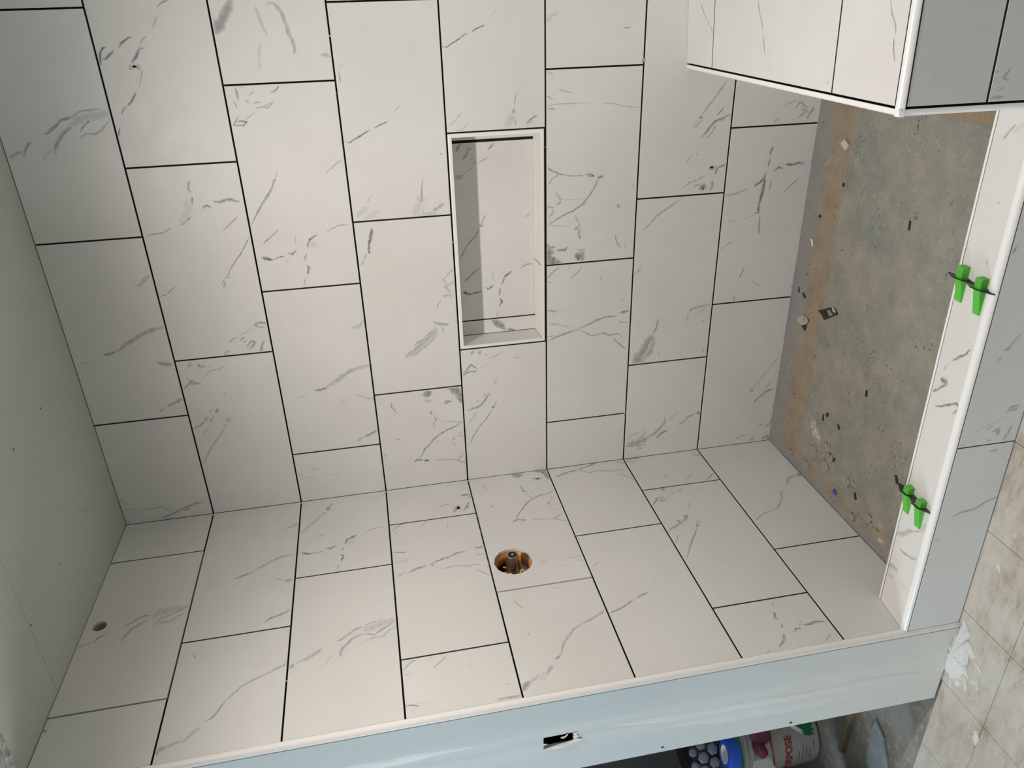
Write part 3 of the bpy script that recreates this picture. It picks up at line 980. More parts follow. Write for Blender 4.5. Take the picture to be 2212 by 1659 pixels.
def F_niche(u, v, h): return Vector((u, .09 - h, v))
def F_ctop(u, v, h): return Vector((u, v + SK * u, .113 + (-v - .893) / .141 * .016 + h))
def F_cout(u, v, h): return Vector((u, -1.034 + SK * u - h, v))
def F_cin(u, v, h): return Vector((u, -.893 + SK * u + h, v))
veins = {}
for k, txt in VEINS.items():
    L = []
    for ln in txt.split('\n'):
        a = ln.split()
        q = [float(x) / 2000 for x in a[2:]]
        pts = [(q[i], q[i + 1]) for i in range(0, len(q), 2)]
        if k in 'co': pts = [(u, v - SK * u) if k == 'c' else (u, v) for u, v in pts]
        L.append((float(a[0]) / 1000, float(a[1]) / 100, pts))
    veins[k] = L

def add_strip(bm, uvl, dkl, F, w, d, pts, rect):
    u0, u1, v0, v1 = rect
    P2 = [Vector(p) for p in pts]
    # resample with a little wander, so that the print has a natural edge
    out = [P2[0]]
    for a, b in zip(P2, P2[1:]):
        n = max(1, min(6, int((b - a).length / .007)))
        dirn = (b - a).normalized() if (b - a).length > 0 else Vector((1, 0))
        nrm = Vector((-dirn.y, dirn.x))
        for i in range(1, n + 1):
            p = a.lerp(b, i / n)
            if i < n: p = p + nrm * (random.uniform(-.5, .5) * min(.0030, w * .45 + .0005))
            out.append(p)
    add_strip.k = (getattr(add_strip, 'k', 0) + 1) % 40; hh = .00008 + add_strip.k * .000012
    prev = None; s = random.random() * 10; ln = len(out)
    for i, p in enumerate(out):
        a, b = out[max(i - 1, 0)], out[min(i + 1, ln - 1)]
        t_ = (b - a); t_ = t_.normalized() if t_.length > 1e-9 else Vector((1, 0))
        nr = Vector((-t_.y, t_.x))
        e = min(i, ln - 1 - i) / max(1, (ln - 1) / 2)
        wd = w * (.75 + .6 * random.random()) * (.45 + .55 * min(1, e * 2.5)) * .80
        dk = min(1, d * 1.45) * (.7 + .3 * min(1, e * 3)) * random.uniform(.75, 1.1)
        if i: s += (out[i] - out[i - 1]).length
        vs = []
        for sg in (-1, 0, 1):
            q = p + nr * wd * sg
            q.x = min(max(q.x, u0 + .0012), u1 - .0012); q.y = min(max(q.y, v0 + .0012), v1 - .0012)
            x = bm.verts.new(F(q.x, q.y, hh)); x[dkl] = dk
            vs.append((x, sg))
        if prev:
            for k in (0, 1):
                f = bm.faces.new((prev[k][0], prev[k + 1][0], vs[k + 1][0], vs[k][0])); f.material_index = 1
                for lp in f.loops:
                    for (vv, sg, ss) in ((prev[k][0], prev[k][1], s0), (prev[k + 1][0], prev[k + 1][1], s0), (vs[k + 1][0], vs[k + 1][1], s), (vs[k][0], vs[k][1], s)):
                        if lp.vert is vv: lp[uvl].uv = (ss, sg)
        prev = vs; s0 = s
def tile(F, key, u0, u1, v0, v1, parent, hole=None, name='tile', th=TH, raise_=None):
    """one tile: a slab with a fine chamfer, its print lying on it"""
    r = random.uniform(-.0003, .0003) if raise_ is None else raise_
    bm = bmesh.new()
    uvl = bm.loops.layers.uv.new('print'); dkl = bm.verts.layers.float.new('dark')
    c = .0007
    if hole is None:
        def ring(m_, h): return [bm.verts.new(F(*p, h)) for p in ((u0 + m_, v0 + m_), (u1 - m_, v0 + m_), (u1 - m_, v1 - m_), (u0 + m_, v1 - m_))]
        a, b, t_ = ring(0, -th), ring(0, -c + r * 0), ring(c, 0)
        for mi, A, B in ((2, a, b), (0, b, t_)):
            for i in range(4): bm.faces.new((A[i], A[(i + 1) % 4], B[(i + 1) % 4], B[i])).material_index = mi
        bm.faces.new(t_); bm.faces.new(a[::-1])
    else:
        hu, hv, hr = hole
        ang = [2 * math.pi * i / 48 for i in range(48)]
        cor = [math.atan2(b - hv, a - hu) % (2 * math.pi) for a in (u0, u1) for b in (v0, v1)]
        ang = sorted(set(ang + cor))
        fi, fo, bi, bo = [], [], [], []
        for q in ang:
            ca, sa = math.cos(q), math.sin(q)
            k = min(((u1 - hu) / ca if ca > 1e-9 else (u0 - hu) / ca if ca < -1e-9 else 9),
                    ((v1 - hv) / sa if sa > 1e-9 else (v0 - hv) / sa if sa < -1e-9 else 9))
            rr = hr * (1 + .012 * math.sin(q * 13))
            for L, rad, h in ((fi, rr, 0), (fo, k, 0), (bi, rr, -th), (bo, k, -th)):
                L.append(bm.verts.new(F(hu + ca * rad, hv + sa * rad, h)))
        n = len(ang)
        for i in range(n):
            j = (i + 1) % n
            for A, B in ((fi, fo), (fo, bo), (bo, bi), (bi, fi)):
                bm.faces.new((A[i], A[j], B[j], B[i]))
    bmesh.ops.recalc_face_normals(bm, faces=bm.faces)
    if key in veins:
        for w, d, pts in veins[key]:
            cu = sum(p[0] for p in pts) / len(pts); cv = sum(p[1] for p in pts) / len(pts)
            if u0 - G / 2 <= cu <= u1 + G / 2 and v0 - G / 2 <= cv <= v1 + G / 2:
                if hole and math.hypot(cu - hole[0], cv - hole[1]) < hole[2] * 1.05: continue
                add_strip(bm, uvl, dkl, F, w, d, pts, (u0, u1, v0, v1))
    return finish(name, bm, [M['tile'], M['vein'], M['tile_edge']], parent, fix=False)

def trim(name, p0, p1, A, B, r, parent, w=None, mitre=None, n=7, cap=True):
    """quarter-round edge profile along p0-p1; A and B are the outward normals of the two faces that meet"""
    p0, p1, A, B = map(Vector, (p0, p1, A, B)); w = w or r
    bm = bmesh.new()
    prof = [(-w, 0)] if w > r else []            # (offset along A-face plane i.e. against B, against A)
    for i in range(n + 1):
        q = math.pi / 2 * i / n
        prof.append((-r + r * math.sin(q), -r + r * math.cos(q)))
    prof.append((0, -r)) if False else None
    prof += [(-.0035, -r - .0015), (-w, -.0035)]
    d = (p1 - p0).normalized()
    rings = []
    for P_, sg in ((p0, 1), (p1, -1)):
        ring = []
        for b, a in prof:
            q = P_ + B * b + A * a
            if mitre: q += d * sg * (-b if mitre == 'B' else 0)
            ring.append(bm.verts.new(q))
        rings.append(ring)
    k = len(prof)
    for i in range(k): bm.faces.new((rings[0][i], rings[0][(i + 1) % k], rings[1][(i + 1) % k], rings[1][i]))
    bm.faces.new(rings[0]); bm.faces.new(rings[1][::-1])
    o = finish(name, bm, M['trim'], parent)
    return o

# ================================================================ the setting
CEIL = 2.4608
XR = 2.15            # far end of the shower, outside the picture
# back wall: board behind the tiles, open where the niche is
bm = bmesh.new()
NX0, NX1, NZ0, NZ1 = .5570, 1.2565, .9405, 1.2215
box(bm, -.0085, XR, TH, .12, -.06, NZ0 - .006); box(bm, -.0085, XR, TH, .12, NZ1 + .006, CEIL)
box(bm, -.0085, NX0 - .006, TH, .12, NZ0 - .006, NZ1 + .006); box(bm, NX1 + .006, XR, TH, .12, NZ0 - .006, NZ1 + .006)
box(bm, NX0 - .006, NX1 + .006, .0985, .12, NZ0 - .006, NZ1 + .006)
wall_back = props(finish('wall_back', bm, M['joint']), kind='structure')
boxobj('drywall', (-2.2, -.305, 0, .12, -.06, CEIL), M['alcove'], wall_back)

rows_b = [('c8', 0, .6198), ('c7', 1, .4107), ('c6', 2, .2089), ('c5', 3, None), ('c4', 4, .4053), ('c3', 5, .2049), ('c2', 6, .6101), ('c1', 7, .4091)]
g = G / 2
for nm, k, j in rows_b:
    z0, z1 = k * P + g, (k + 1) * P - g
    if k == 0: z0 = .001
    if k == 7: z1 = CEIL - .002
    if j is None: cuts = [0, .5442, None, 1.2685, 1.2685 + T, XR]
    else:
        cuts = [0]; x = j
        while x < XR: cuts.append(x); x += T
        cuts.append(XR)
    for a, b in zip(cuts, cuts[1:]):
        if a is None or b is None: continue
        if b - a < .02: continue
        tile(F_back, 'b', a + (g if a else .0008), b - (g if b < XR else 0), z0, z1, wall_back)

# niche in the back wall
bm = bmesh.new()
def wallstrip(bm, x0, x1, y0, y1, z0, z1): box(bm, x0, x1, y0, y1, z0, z1)
box(bm, NX0 - .006, NX1 + .006, .0975, .0985, NZ0 - .006, NZ1 + .006)
box(bm, NX0 - .006, NX1 + .006, .0085, .0975, NZ1 + .0055, NZ1 + .006)
niche = finish('niche', bm, M['joint'], wall_back)
F_n = F_niche
for a, b in ((NX0, .6117 - g * .7), (.6117 + g * .7, 1.2258 - g * 1.6), (1.2258 + g * 1.6, NX1)):
    tile(F_n, 'n', a + .0005, b - .0005, NZ0 + .006, NZ1 - .0005, niche)
SHL = .07
def F_shelf(u, v, h): return Vector((u, v, NZ0 + .0015 + SHL * v + h))
def F_nsoff(u, v, h): return Vector((u, v, NZ1 - h))
def F_nl(u, v, h): return Vector((NX0 + h, v, u))
def F_nr(u, v, h): return Vector((NX1 - h, v, u))
tile(F_shelf, '-', NX0 + .0015, .8222 - .0012, .0042, .0890, niche, th=.005)
tile(F_shelf, '-', .8222 + .0012, NX1 - .001, .0042, .0890, niche, th=.005)
tile(F_nsoff, '-', NX0 + .001, NX1 - .001, .001, .0890, niche, th=.005)
tile(F_nl, '-', NZ0 + .002, NZ1 - .001, .001, .0885, niche, th=.005)
tile(F_nr, '-', NZ0 + .002, NZ1 - .001, .001, .0885, niche, th=.005)
n0, n1, m0, m1 = .5462, 1.2665, .9315, 1.2332
fr = (0, -1, 0); Y = -.0012; rr = .0105
trim('trim', (n0, Y, m1), (n1, Y, m1), fr, (0, 0, 1), .004, niche, w=.0118, mitre='B')
trim('trim', (n0, Y, m0), (n1, Y, m0), fr, (0, 0, -1), .004, niche, w=.0118, mitre='B')
trim('trim', (n0, Y, m0), (n0, Y, m1), fr, (-1, 0, 0), .004, niche, w=.0118, mitre='B')
trim('trim', (n1, Y, m0), (n1, Y, m1), fr, (1, 0, 0), .004, niche, w=.0118, mitre='B')

# plumbing wall with the valve and the shower-arm hole; its end is taped drywall
VY, VZ, VR = .491, 1.1575, .0620
HY, HZ, HR = .5012, 2.4164, .0200
ZB = -.05
bm = bmesh.new()
xa, xb = -.03, -.0085
box(bm, xa, xb, -1.0275, 0, ZB, VZ - .075); box(bm, xa, xb, -1.0275, -VY - .075, VZ - .075, VZ + .075)
box(bm, xa, xb, -VY + .075, 0, VZ - .075, VZ + .075); box(bm, xa, xb, -1.0275, 0, VZ + .075, HZ - .03)
box(bm, xa, xb, -1.0275, -HY - .03, HZ - .03, CEIL); box(bm, xa, xb, -HY + .03, 0, HZ - .03, CEIL)
wall_left = props(finish('wall_left', bm, M['joint']), kind='structure')
# end face, with the torn hole
hx0, hx1, hz0, hz1 = -.196, -.149, 1.101, 1.1865
bm = bmesh.new()
def sheet(x0, x1, z0, z1): box(bm, x0, x1, -1.040, -1.0275, z0, z1)
sheet(-.305, -.185, ZB + .007, hz0); sheet(-.185, -.0165, ZB, hz0); sheet(-.305, hx0, hz0, hz1); sheet(hx1, -.0165, hz0, hz1); sheet(-.305, -.0165, hz1, CEIL)
box(bm, -.305, -.290, -1.0275, 0, ZB, CEIL)
end_board = props(finish('drywall_end', bm, M['drywall'], wall_left))
bm = bmesh.new(); box(bm, -.29, -.031, -1.0274, -.93, 1.0, 1.3)
bm.faces.ensure_lookup_table()
bmesh.ops.delete(bm, geom=[f for f in bm.faces if abs(f.calc_center_median().y + 1.0274) < 1e-4], context='FACES')
finish('cavity', bm, M['dark'], wall_left, fix=False)
# torn paper round the hole
for pts in ([(-.150, 1.118), (-.158, 1.121), (-.163, 1.130), (-.160, 1.139), (-.156, 1.135), (-.158, 1.126), (-.150, 1.124)],
            [(-.197, 1.186), (-.190, 1.160), (-.182, 1.130), (-.178, 1.100), (-.184, 1.088), (-.190, 1.098), (-.196, 1.130), (-.203, 1.160)],
            [(-.152, 1.104), (-.160, 1.101), (-.166, 1.103), (-.172, 1.097), (-.166, 1.088), (-.158, 1.094), (-.150, 1.092)],
            [(-.176, 1.100), (-.184, 1.096), (-.187, 1.080), (-.180, 1.078), (-.174, 1.090)],
            [(-.170, 1.1865), (-.174, 1.1760), (-.179, 1.1865)]):
    bm = bmesh.new()
    a = [bm.verts.new((x_, -1.0405 - random.uniform(.0005, .004), z_)) for x_, z_ in pts]
    b = [bm.verts.new((x_, v.co.y + .0018, z_)) for (x_, z_), v in zip(pts, a)]
    bm.faces.new(a); bm.faces.new(b[::-1])
    for i in range(len(a)): bm.faces.new((a[i], a[(i + 1) % len(a)], b[(i + 1) % len(a)], b[i]))
    finish('torn_paper', bm, M['paper'], wall_left)
# joint compound laid on in long ridges
def mud(pts, w, h):
    bm = bmesh.new(); prof = [(-1, 0), (-.75, .25), (-.3, .5), (.1, .95), (.3, 1), (.45, .5), (.75, .35), (1, 0)]
    rings = []
    n = 60
    for i in range(n + 1):
        f = i / n * (len(pts) - 1); k = min(int(f), len(pts) - 2); f -= k
        x_ = pts[k][0] * (1 - f) + pts[k + 1][0] * f; z_ = pts[k][1] * (1 - f) + pts[k + 1][1] * f
        ww = w * (1 + .35 * noise.noise(Vector((0, 3, z_ * 14)))); x_ += .006 * noise.noise(Vector((5, 0, z_ * 4)))
        e = min(1, min(i, n - i) / 22); ww *= .3 + .7 * e
        rings.append([bm.verts.new((x_ + a * ww, -1.0395 - b * h * e * (1 + .5 * noise.noise(Vector((a * 3, 1, z_ * 9)))), z_)) for a, b in prof])
    for A, B in zip(rings, rings[1:]):
        for i in range(len(prof) - 1): bm.faces.new((A[i], A[i + 1], B[i + 1], B[i]))
    return finish('joint_compound', bm, M['mud'], wall_left, smooth=True)
mud([(-.150, 1.09), (-.168, .80), (-.172, .45), (-.176, .12), (-.182, -.04)], .024, .0028)
mud([(-.190, .98), (-.215, .70), (-.225, .35), (-.226, .05)], .030, .0012)
mud([(-.120, 2.3), (-.135, 1.7), (-.130, 1.25)], .022, .0015)
for x_, z_ in ((-.289, .437), (-.2855, .8367)):
    bm = bmesh.new(); lathe(bm, [(0, .0), (0.0006, .0042), (-.0006, .0046)], (x_, -1.0402, z_), (0, -1, 0), 14)
    finish('screw', bm, M['screw'], wall_left)

rows_l = [(0, .6229), (1, .2141), (2, .4128), (3, .6200), (4, .2109), (5, .4170), (6, .6251), (7, .2077)]
YE = 1.0215
for k, j in rows_l:
    z0, z1 = k * P + g, (k + 1) * P - g
    if k == 0: z0 = .001
    if k == 7: z1 = CEIL - .002
    cuts = [0]; x = j
    while x < YE: cuts.append(x); x += T
    cuts.append(YE)
    for a, b in zip(cuts, cuts[1:]):
        if b - a < .02: continue
        hole = None
        if k == 3 and a < VY < b: hole = (VY, VZ, VR)
        if k == 7 and a < HY < b: hole = (HY, HZ, HR)
        tile(F_left, 'l', a + (g if a else .0008), b - (g if b < YE else 0), z0, z1, wall_left, hole)
trim('trim', (.0008, -1.0405, ZB), (.0008, -1.0405, CEIL), (1, 0, 0), (0, -1, 0), .0125, wall_left, w=.0175)
# crusts of thinset squeezed out of the joints
def crust(F, u, v, s, par):
    bm = bmesh.new(); n = 7
    for h_, k_ in ((0, 1),):
        c_ = bm.verts.new(F(u, v, .0016))
        rg = [bm.verts.new(F(u + math.cos(q) * s * random.uniform(.5, 1.2), v + math.sin(q) * s * random.uniform(.5, 1.4), .0001)) for q in [2 * math.pi * i / n for i in range(n)]]
        for i in range(n): bm.faces.new((c_, rg[i], rg[(i + 1) % n]))
    finish('thinset_crumb', bm, M['thinset'], par, fix=False)
for u, v, s in ((1.548, 5 * P, .004), (1.21, 4 * P + .02, .003), (.93, 4 * P, .003), (1.45, 2 * P, .005), (1.446, 2 * P + .006, .003), (.209, 2 * P, .004), (.2, 2 * P + .006, .003),
                (.10, .002, .006), (.16, .003, .005), (.31, .004, .004), (.30, 3 * P, .002), (.66, .002, .005), (.70, .003, .004), (1.21, 3 * P, .002)):
    crust(F_back, u, v, s, wall_back)
for u, v, s in ((.83, 6 * P, .003), (.70, 4 * P, .002), (.86, CEIL - .008, .005), (.62, .003, .004), (.66, .004, .004), (.60, 2 * P, .002)):
    crust(F_left, u, v, s, wall_left)

# ceiling: sprayed texture outside, two bare boards over the shower
bm = bmesh.new()
box(bm, -2.2, XR, -4.0, -1.4, CEIL, CEIL + .1); box(bm, .7, XR, -1.4, -1.0, CEIL, CEIL + .1); box(bm, -2.2, -.31, -1.4, 0, CEIL, CEIL + .1)
nx, ny = 126, 50; vs = []
for j_ in range(ny + 1):
    row = []
    for i_ in range(nx + 1):
        x_, y_ = -.31 + 1.01 * i_ / nx, -1.4 + .404 * j_ / ny
        if j_ == ny: y_ += .004 * noise.noise(Vector((x_ * 60, 0, 0))) + .003 * noise.noise(Vector((x_ * 170, 4, 0)))
        row.append(bm.verts.new((x_, y_, CEIL - .0035 - .006 * noise.fractal(Vector((x_ * 70, y_ * 70, 0)), .8, 2, 3))))
    vs.append(row)
for j_ in range(ny):
    for i_ in range(nx): bm.faces.new((vs[j_][i_], vs[j_ + 1][i_], vs[j_ + 1][i_ + 1], vs[j_][i_ + 1]))
ceiling = props(finish('ceiling', bm, M['popcorn'], fix=False), kind='structure')
boxobj('drywall_panel', (-.31, XR, -.7343, .12, CEIL, CEIL + .1), M['board'], ceiling)
boxobj('drywall_panel', (-.31, XR, -.998, -.7350, CEIL + .0004, CEIL + .1), M['board'], ceiling)
for x_, y_ in ((.6378, -.2946), (.6307, -.5036), (.2440, -.2516), (.2419, -.4961), (.2360, -.7274)):
    bm = bmesh.new(); lathe(bm, [(0.0006, 0), (.0004, .003), (0, .0034)], (x_, y_, CEIL), (0, 0, -1), 12)
    finish('screw', bm, M['screw'], ceiling)

# shower pan
bm = bmesh.new()
blobs = [(.129, -.2986, .022, .004), (.1865, -.3714, .021, .0035), (.1164, -.3744, .023, .004), (.0482, -.2635, .020, .004), (.1381, -.5023, .022, .0045), (.150, -.525, .017, .003), (.0327, -.466, .010, .005),
         (.0347, -.5625, .017, .006), (.0452, -.6027, .013, .006), (.0867, -.6421, .016, .005), (.0375, -.1595, .012, .005), (.1629, -.3905, .019, .003), (.06, -.70, .02, .004), (1.12, -.085, .01, .004), (1.03, -.10, .008, .003)]
x0, x1, y0, y1 = -.008, XR, -.915, .008; st_ = .0060
nx, ny = int((x1 - x0) / st_), int((y1 - y0) / st_); vs = []
def pan_h(x_, y_):
    h_ = .0012 * noise.fractal(Vector((x_ * 9, y_ * 9, 0)), .9, 2, 4)
    for bx, by, br, bh in blobs:
        dx, dy = x_ - bx, y_ - by
        if abs(dx) < br * 1.8 and abs(dy) < br * 1.8:
            r_ = math.hypot(dx, dy) / (br * (1 + .35 * noise.noise(Vector((bx * 40, dx * 50, dy * 50)))))
            if r_ < 1.25: h_ += bh * (1 if r_ < .9 else max(0, (1.25 - r_) / .35)) * (1 if r_ > .6 else .55) * 1.3
    if y_ > -.1 + .03 * noise.noise(Vector((x_ * 5, 0, 0))): h_ += .0025
    return h_
for j_ in range(ny + 1):
    vs.append([bm.verts.new((x0 + (x1 - x0) * i_ / nx, y0 + (y1 - y0) * j_ / ny, pan_h(x0 + (x1 - x0) * i_ / nx, y0 + (y1 - y0) * j_ / ny) - .0015)) for i_ in range(nx + 1)])
for j_ in range(ny):
    for i_ in range(nx): bm.faces.new((vs[j_][i_], vs[j_][i_ + 1], vs[j_ + 1][i_ + 1], vs[j_ + 1][i_]))
bk = bm.verts.layers.float.new('blob')
for v in bm.verts:
    for bx, by, br, bh in blobs:
        r_ = math.hypot(v.co.x - bx, v.co.y - by) / (br * (1.12 + .35 * noise.noise(Vector((bx * 40, v.co.x * 45, v.co.y * 45)))))
        if r_ < 1.12:
            side = (v.co.x - bx) * .8 - (v.co.y - by) * .6
            v[bk] = max(v[bk], (1.0 if side > -.1 * br else .6) if r_ > .95 else .5)
ck_ = bm.verts.layers.float.new('chalk')
for v in bm.verts:
    for sx, sy, sr in ((.225, -.268, .022), (.195, -.305, .020), (.205, -.285, .026), (.055, -.72, .012), (.10, -.70, .008)):
        v[ck_] = max(v[ck_], min(1, max(0, 1.3 - math.hypot(v.co.x - sx, v.co.y - sy) / sr)))
shower_floor = props(finish('shower_floor', bm, M['pan'], smooth=True, fix=False), kind='structure')

# bathroom floor and the alcove's subfloor
floor = props(boxobj('floor', (-2.2, XR, -4.0, -.9, ZB - .06, ZB - .004), M['floor_joint']), kind='structure')
FX0, FP, FY0 = -.2300, .2780, -1.2080
i0, i1 = -7, 9
for i_ in range(i0, i1):
    for j_ in range(-2, 8):
        ya, yb = FY0 - j_ * FP, FY0 - (j_ - 1) * FP
        xa_, xb_ = max(-2.2, FX0 + i_ * FP), min(XR, FX0 + (i_ + 1) * FP)
        yb = min(yb, -1.041 if xb_ <= -.0 else -.92); ya = max(ya, -4.0)
        if yb - ya < .02 or xb_ - xa_ < .02: continue
        if xa_ > .0 and yb > -1.0: yb = -1.0
        bm = bmesh.new()
        vs = box(bm, xa_ + .0007, xb_ - .0007, ya + .0007, yb - .0007, ZB - .004, ZB)
        bmesh.ops.bevel(bm, geom=[e for e in bm.edges if all(abs(v.co.z - ZB) < 1e-5 for v in e.verts)], offset=.0008, segments=1, affect='EDGES')
        finish('floor_tile', bm, M['floor'], floor)
boxobj('subfloor', (-2.2, -.20, -1.0405, 0, ZB - .06, ZB - .003), M['subfloor'], floor)
boxobj('subfloor', (-.304, 0, -1.0405, 0, ZB - .06, ZB - .002), M['subfloor'], floor)
boxobj('subfloor', (0, XR, -.92, 0.12, ZB - .06, -.004), M['subfloor'], floor)

# an added light blocker, then the rest of the room, outside the picture
props(boxobj('added_light_blocker', (-2.2, -1.33, -1.14, -1.04, ZB - .06, CEIL), M['alcove']), kind='structure')  # added unseen panel that keeps the window light off the bucket
props(boxobj('wall_right', (XR, XR + .1, -4.0, .12, ZB - .06, CEIL), M['paint']), kind='structure')
bm = bmesh.new()
box(bm, -2.2, .25, -4.1, -4.0, ZB - .06, CEIL); box(bm, 1.55, XR, -4.1, -4.0, ZB - .06, CEIL)
box(bm, .25, 1.55, -4.1, -4.0, ZB - .06, 1.15); box(bm, .25, 1.55, -4.1, -4.0, 2.25, CEIL)
props(finish('wall_front', bm, M['paint']), kind='structure')
bm = bmesh.new()
for b in ((.25, .30, 1.15, 2.25), (1.50, 1.55, 1.15, 2.25), (.30, 1.50, 1.15, 1.2), (.30, 1.50, 2.20, 2.25), (.30, 1.50, 1.69, 1.72)):
    box(bm, b[0], b[1], -4.08, -4.02, b[2], b[3])
props(finish('window_2', bm, M['trim']), kind='structure')
bm = bmesh.new()
box(bm, -2.3, -2.2, -4.0, -3.05, ZB - .06, CEIL); box(bm, -2.3, -2.2, -1.85, .12, ZB - .06, CEIL)
box(bm, -2.3, -2.2, -3.05, -1.85, ZB - .06, 1.05); box(bm, -2.3, -2.2, -3.05, -1.85, 2.15, CEIL)
props(finish('wall_alcove', bm, M['paint']), kind='structure')
bm = bmesh.new()
for b in ((-3.05, -3.0, 1.05, 2.15), (-1.9, -1.85, 1.05, 2.15), (-3.0, -1.9, 1.05, 1.1), (-3.0, -1.9, 2.10, 2.15), (-3.0, -1.9, 1.59, 1.62)):
    box(bm, -2.28, -2.22, b[0], b[1], b[2], b[3])
props(finish('window_1', bm, M['trim']), kind='structure')

# ================================================================ curb
curb = empty('shower_curb', (.7, -.96, ZB), label='low tiled shower curb with white edge trims, topped by four green wedges', cat='curb')
bm = bmesh.new()
CX1 = 1.4187 - .0105
def prism(bm, q0, q1):
    a = [bm.verts.new(p) for p in q0]; b = [bm.verts.new(p) for p in q1]; n = len(a)
    bm.faces.new(a[::-1]); bm.faces.new(b)
    for i in range(n): bm.faces.new((a[i], a[(i + 1) % n], b[(i + 1) % n], b[i]))
def csec(x): return [(x, -1.034 + SK * x + TH, ZB + .001), (x, -1.034 + SK * x + TH, .129 - TH - .001), (x, -.893 + SK * x - TH, .113 - TH - .001), (x, -.893 + SK * x - TH, ZB + .001)]
prism(bm, csec(.001), csec(CX1))
finish('curb_core', bm, M['joint'], curb)
vo, vi = -1.034 + .0170, -.893 - .0085      # trims lie outside these
for a, b in ((.001, .4005 - .001), (.4005 + .001, 1.0145 - .001), (1.0145 + .001, CX1)):
    tile(F_ctop, 'c', a, b, vo + .0028, vi - .0022, curb)
for a, b in ((.001, .608 - .0014), (.608 + .0014, .608 + T - .0014), (.608 + T + .0014, CX1)):
    tile(F_cout, 'o', a, b, ZB + .003, .129 - .0130, curb)
    tile(F_cin, '-', a, b, .001, .113 - .0095, curb)
def al(x, y, z): return (x, y + SK * x, z)
trim('trim', al(.001, -1.0345, .1305), al(CX1, -1.0345, .1305), (0, 0, 1), (0, -1, 0), .0110, curb, w=.0172)
trim('trim', al(.001, -.8925, .1138), al(CX1, -.8925, .1138), (0, 0, 1), (0, 1, 0), .0030, curb, w=.0086)

# ================================================================ bench
BX = 1.4187
bench = empty('shower_bench', (1.78, -.52, 0), label='tiled shower bench with white edge trims at the far end of the curb', cat='bench')
bm = bmesh.new()
def bz(x): return .4784 + BS * (x - BX) - TH - .0008
a = [(BX + TH, -1.030 + TH, ZB + .001), (XR - .001, -1.030 + TH, ZB + .001), (XR - .001, -.001, ZB + .001), (BX + TH, -.001, ZB + .001)]
b = [(BX + TH, -1.030 + TH, bz(BX)), (XR - .001, -1.030 + TH, bz(XR)), (XR - .001, -.001, bz(XR)), (BX + TH, -.001, bz(BX))]
prism(bm, a, b)
finish('bench_core', bm, M['joint'], bench)
tw = .0135; BC = (BX + tw + .0042, 1.742, XR - .001)
for a, b in ((-.0008, -.183), (-.183, -.797), (-.797, -1.030 + tw + .0040)):
    for c0, c1 in ((BC[0], BC[1] - g), (BC[1] + g, BC[2])):
        tile(F_ntop, 't', c0, c1, b + (g if b > -1 else 0), a - (g if a < -.01 else 0), bench)
for a, b in ((-.048, .290 - g), (.290 + g, .4784 - tw - .0022)):
    for c0, c1 in ((BC[0], 2.033 - g), (2.033 + g, BC[2])):
        tile(F_bfront, 'f', c0, c1, a, b, bench)
for a, b in ((.001, .309 - g), (.309 + g, .4784 - tw - .003)):
    for c0, c1 in ((-.0008, -.614 + g), (-.614 - g, -.862)):
        tile(F_bside, '-', c1, c0, a, b, bench)
tile(F_bside, '-', -1.017, -.866, .1355, .309 - g, bench)
tile(F_bside, '-', -1.017, -.866, .309 + g, .4784 - tw - .003, bench)
def bt(x): return .4784 + BS * (x - BX) + .0008
trim('trim', (BX - .0008, -.0008, bt(BX)), (BX - .0008, -1.0295, bt(BX)), (0, 0, 1), (-1, 0, 0), .0110, bench, w=tw)
trim('trim', (BX - .0008, -1.0310, bt(BX)), (XR - .001, -1.0310, bt(XR)), (0, 0, 1), (0, -1, 0), .0120, bench, w=tw)
trim('trim', (BX - .0008, -1.0306, ZB + .002), (BX - .0008, -1.0306, bt(BX) - .002), (0, -1, 0), (-1, 0, 0), .0110, bench, w=tw)
boxobj('footing', (1.336, 1.417, -.852, -.03, -.002, .012), M['wood'], bench)

# ================================================================ shower valve and arm stub
valve = empty('shower_valve', (0, -VY, VZ), label='bare shower valve stem in a round cut-out with an orange ring, on the tiled wall', cat='valve')
bm = bmesh.new()
lathe(bm, [(-.006, .0575), (-.0095, .0605), (-.0105, .0560), (-.050, .0545), (-.052, .0575), (-.0110, .0610)], (0, -VY, VZ), (1, 0, 0), 56)
finish('ring', bm, M['orange'], valve, smooth=True)
bm = bmesh.new()
lathe(bm, [(-.0082, .0640), (-.0083, .0600), (-.0125, .0575), (-.016, .0640)], (0, -VY, VZ), (1, 0, 0), 56)
for v in bm.verts:
    v.co += Vector((0, 1, 1)) * .0012 * noise.noise(v.co * 90)
finish('thinset_edge', bm, M['thinset'], valve, smooth=True)
bm = bmesh.new()
box(bm, -.115, -.031, -VY - .08, -VY + .08, VZ - .08, VZ + .08)
bmesh.ops.delete(bm, geom=[f for f in bm.faces if f.calc_center_median().x > -.04], context='FACES')
finish('cavity', bm, M['cavity'], valve, fix=False)
boxobj('backing_plate', (-.056, -.053, -.485, -.405, 1.088, 1.129), M['blueboard'], valve)
bm = bmesh.new()
lathe(bm, [(-.085, .030), (-.060, .030), (-.058, .0185), (.026, .0185), (.0280, .0172), (.0280, .0140), (.0130, .0130), (.0120, 0)], (0, -VY, VZ + .002), (1, 0, 0), 40)
stem = finish('stem', bm, M['steel'], valve)
boxobj('rib', (-.058, .0235, -VY - .005, -VY + .005, VZ + .0190, VZ + .0245), M['steel'], valve, .0008)
boxobj('rib', (-.058, .0020, -VY - .005, -VY + .005, VZ - .0200, VZ - .0165), M['steel'], valve, .0008)
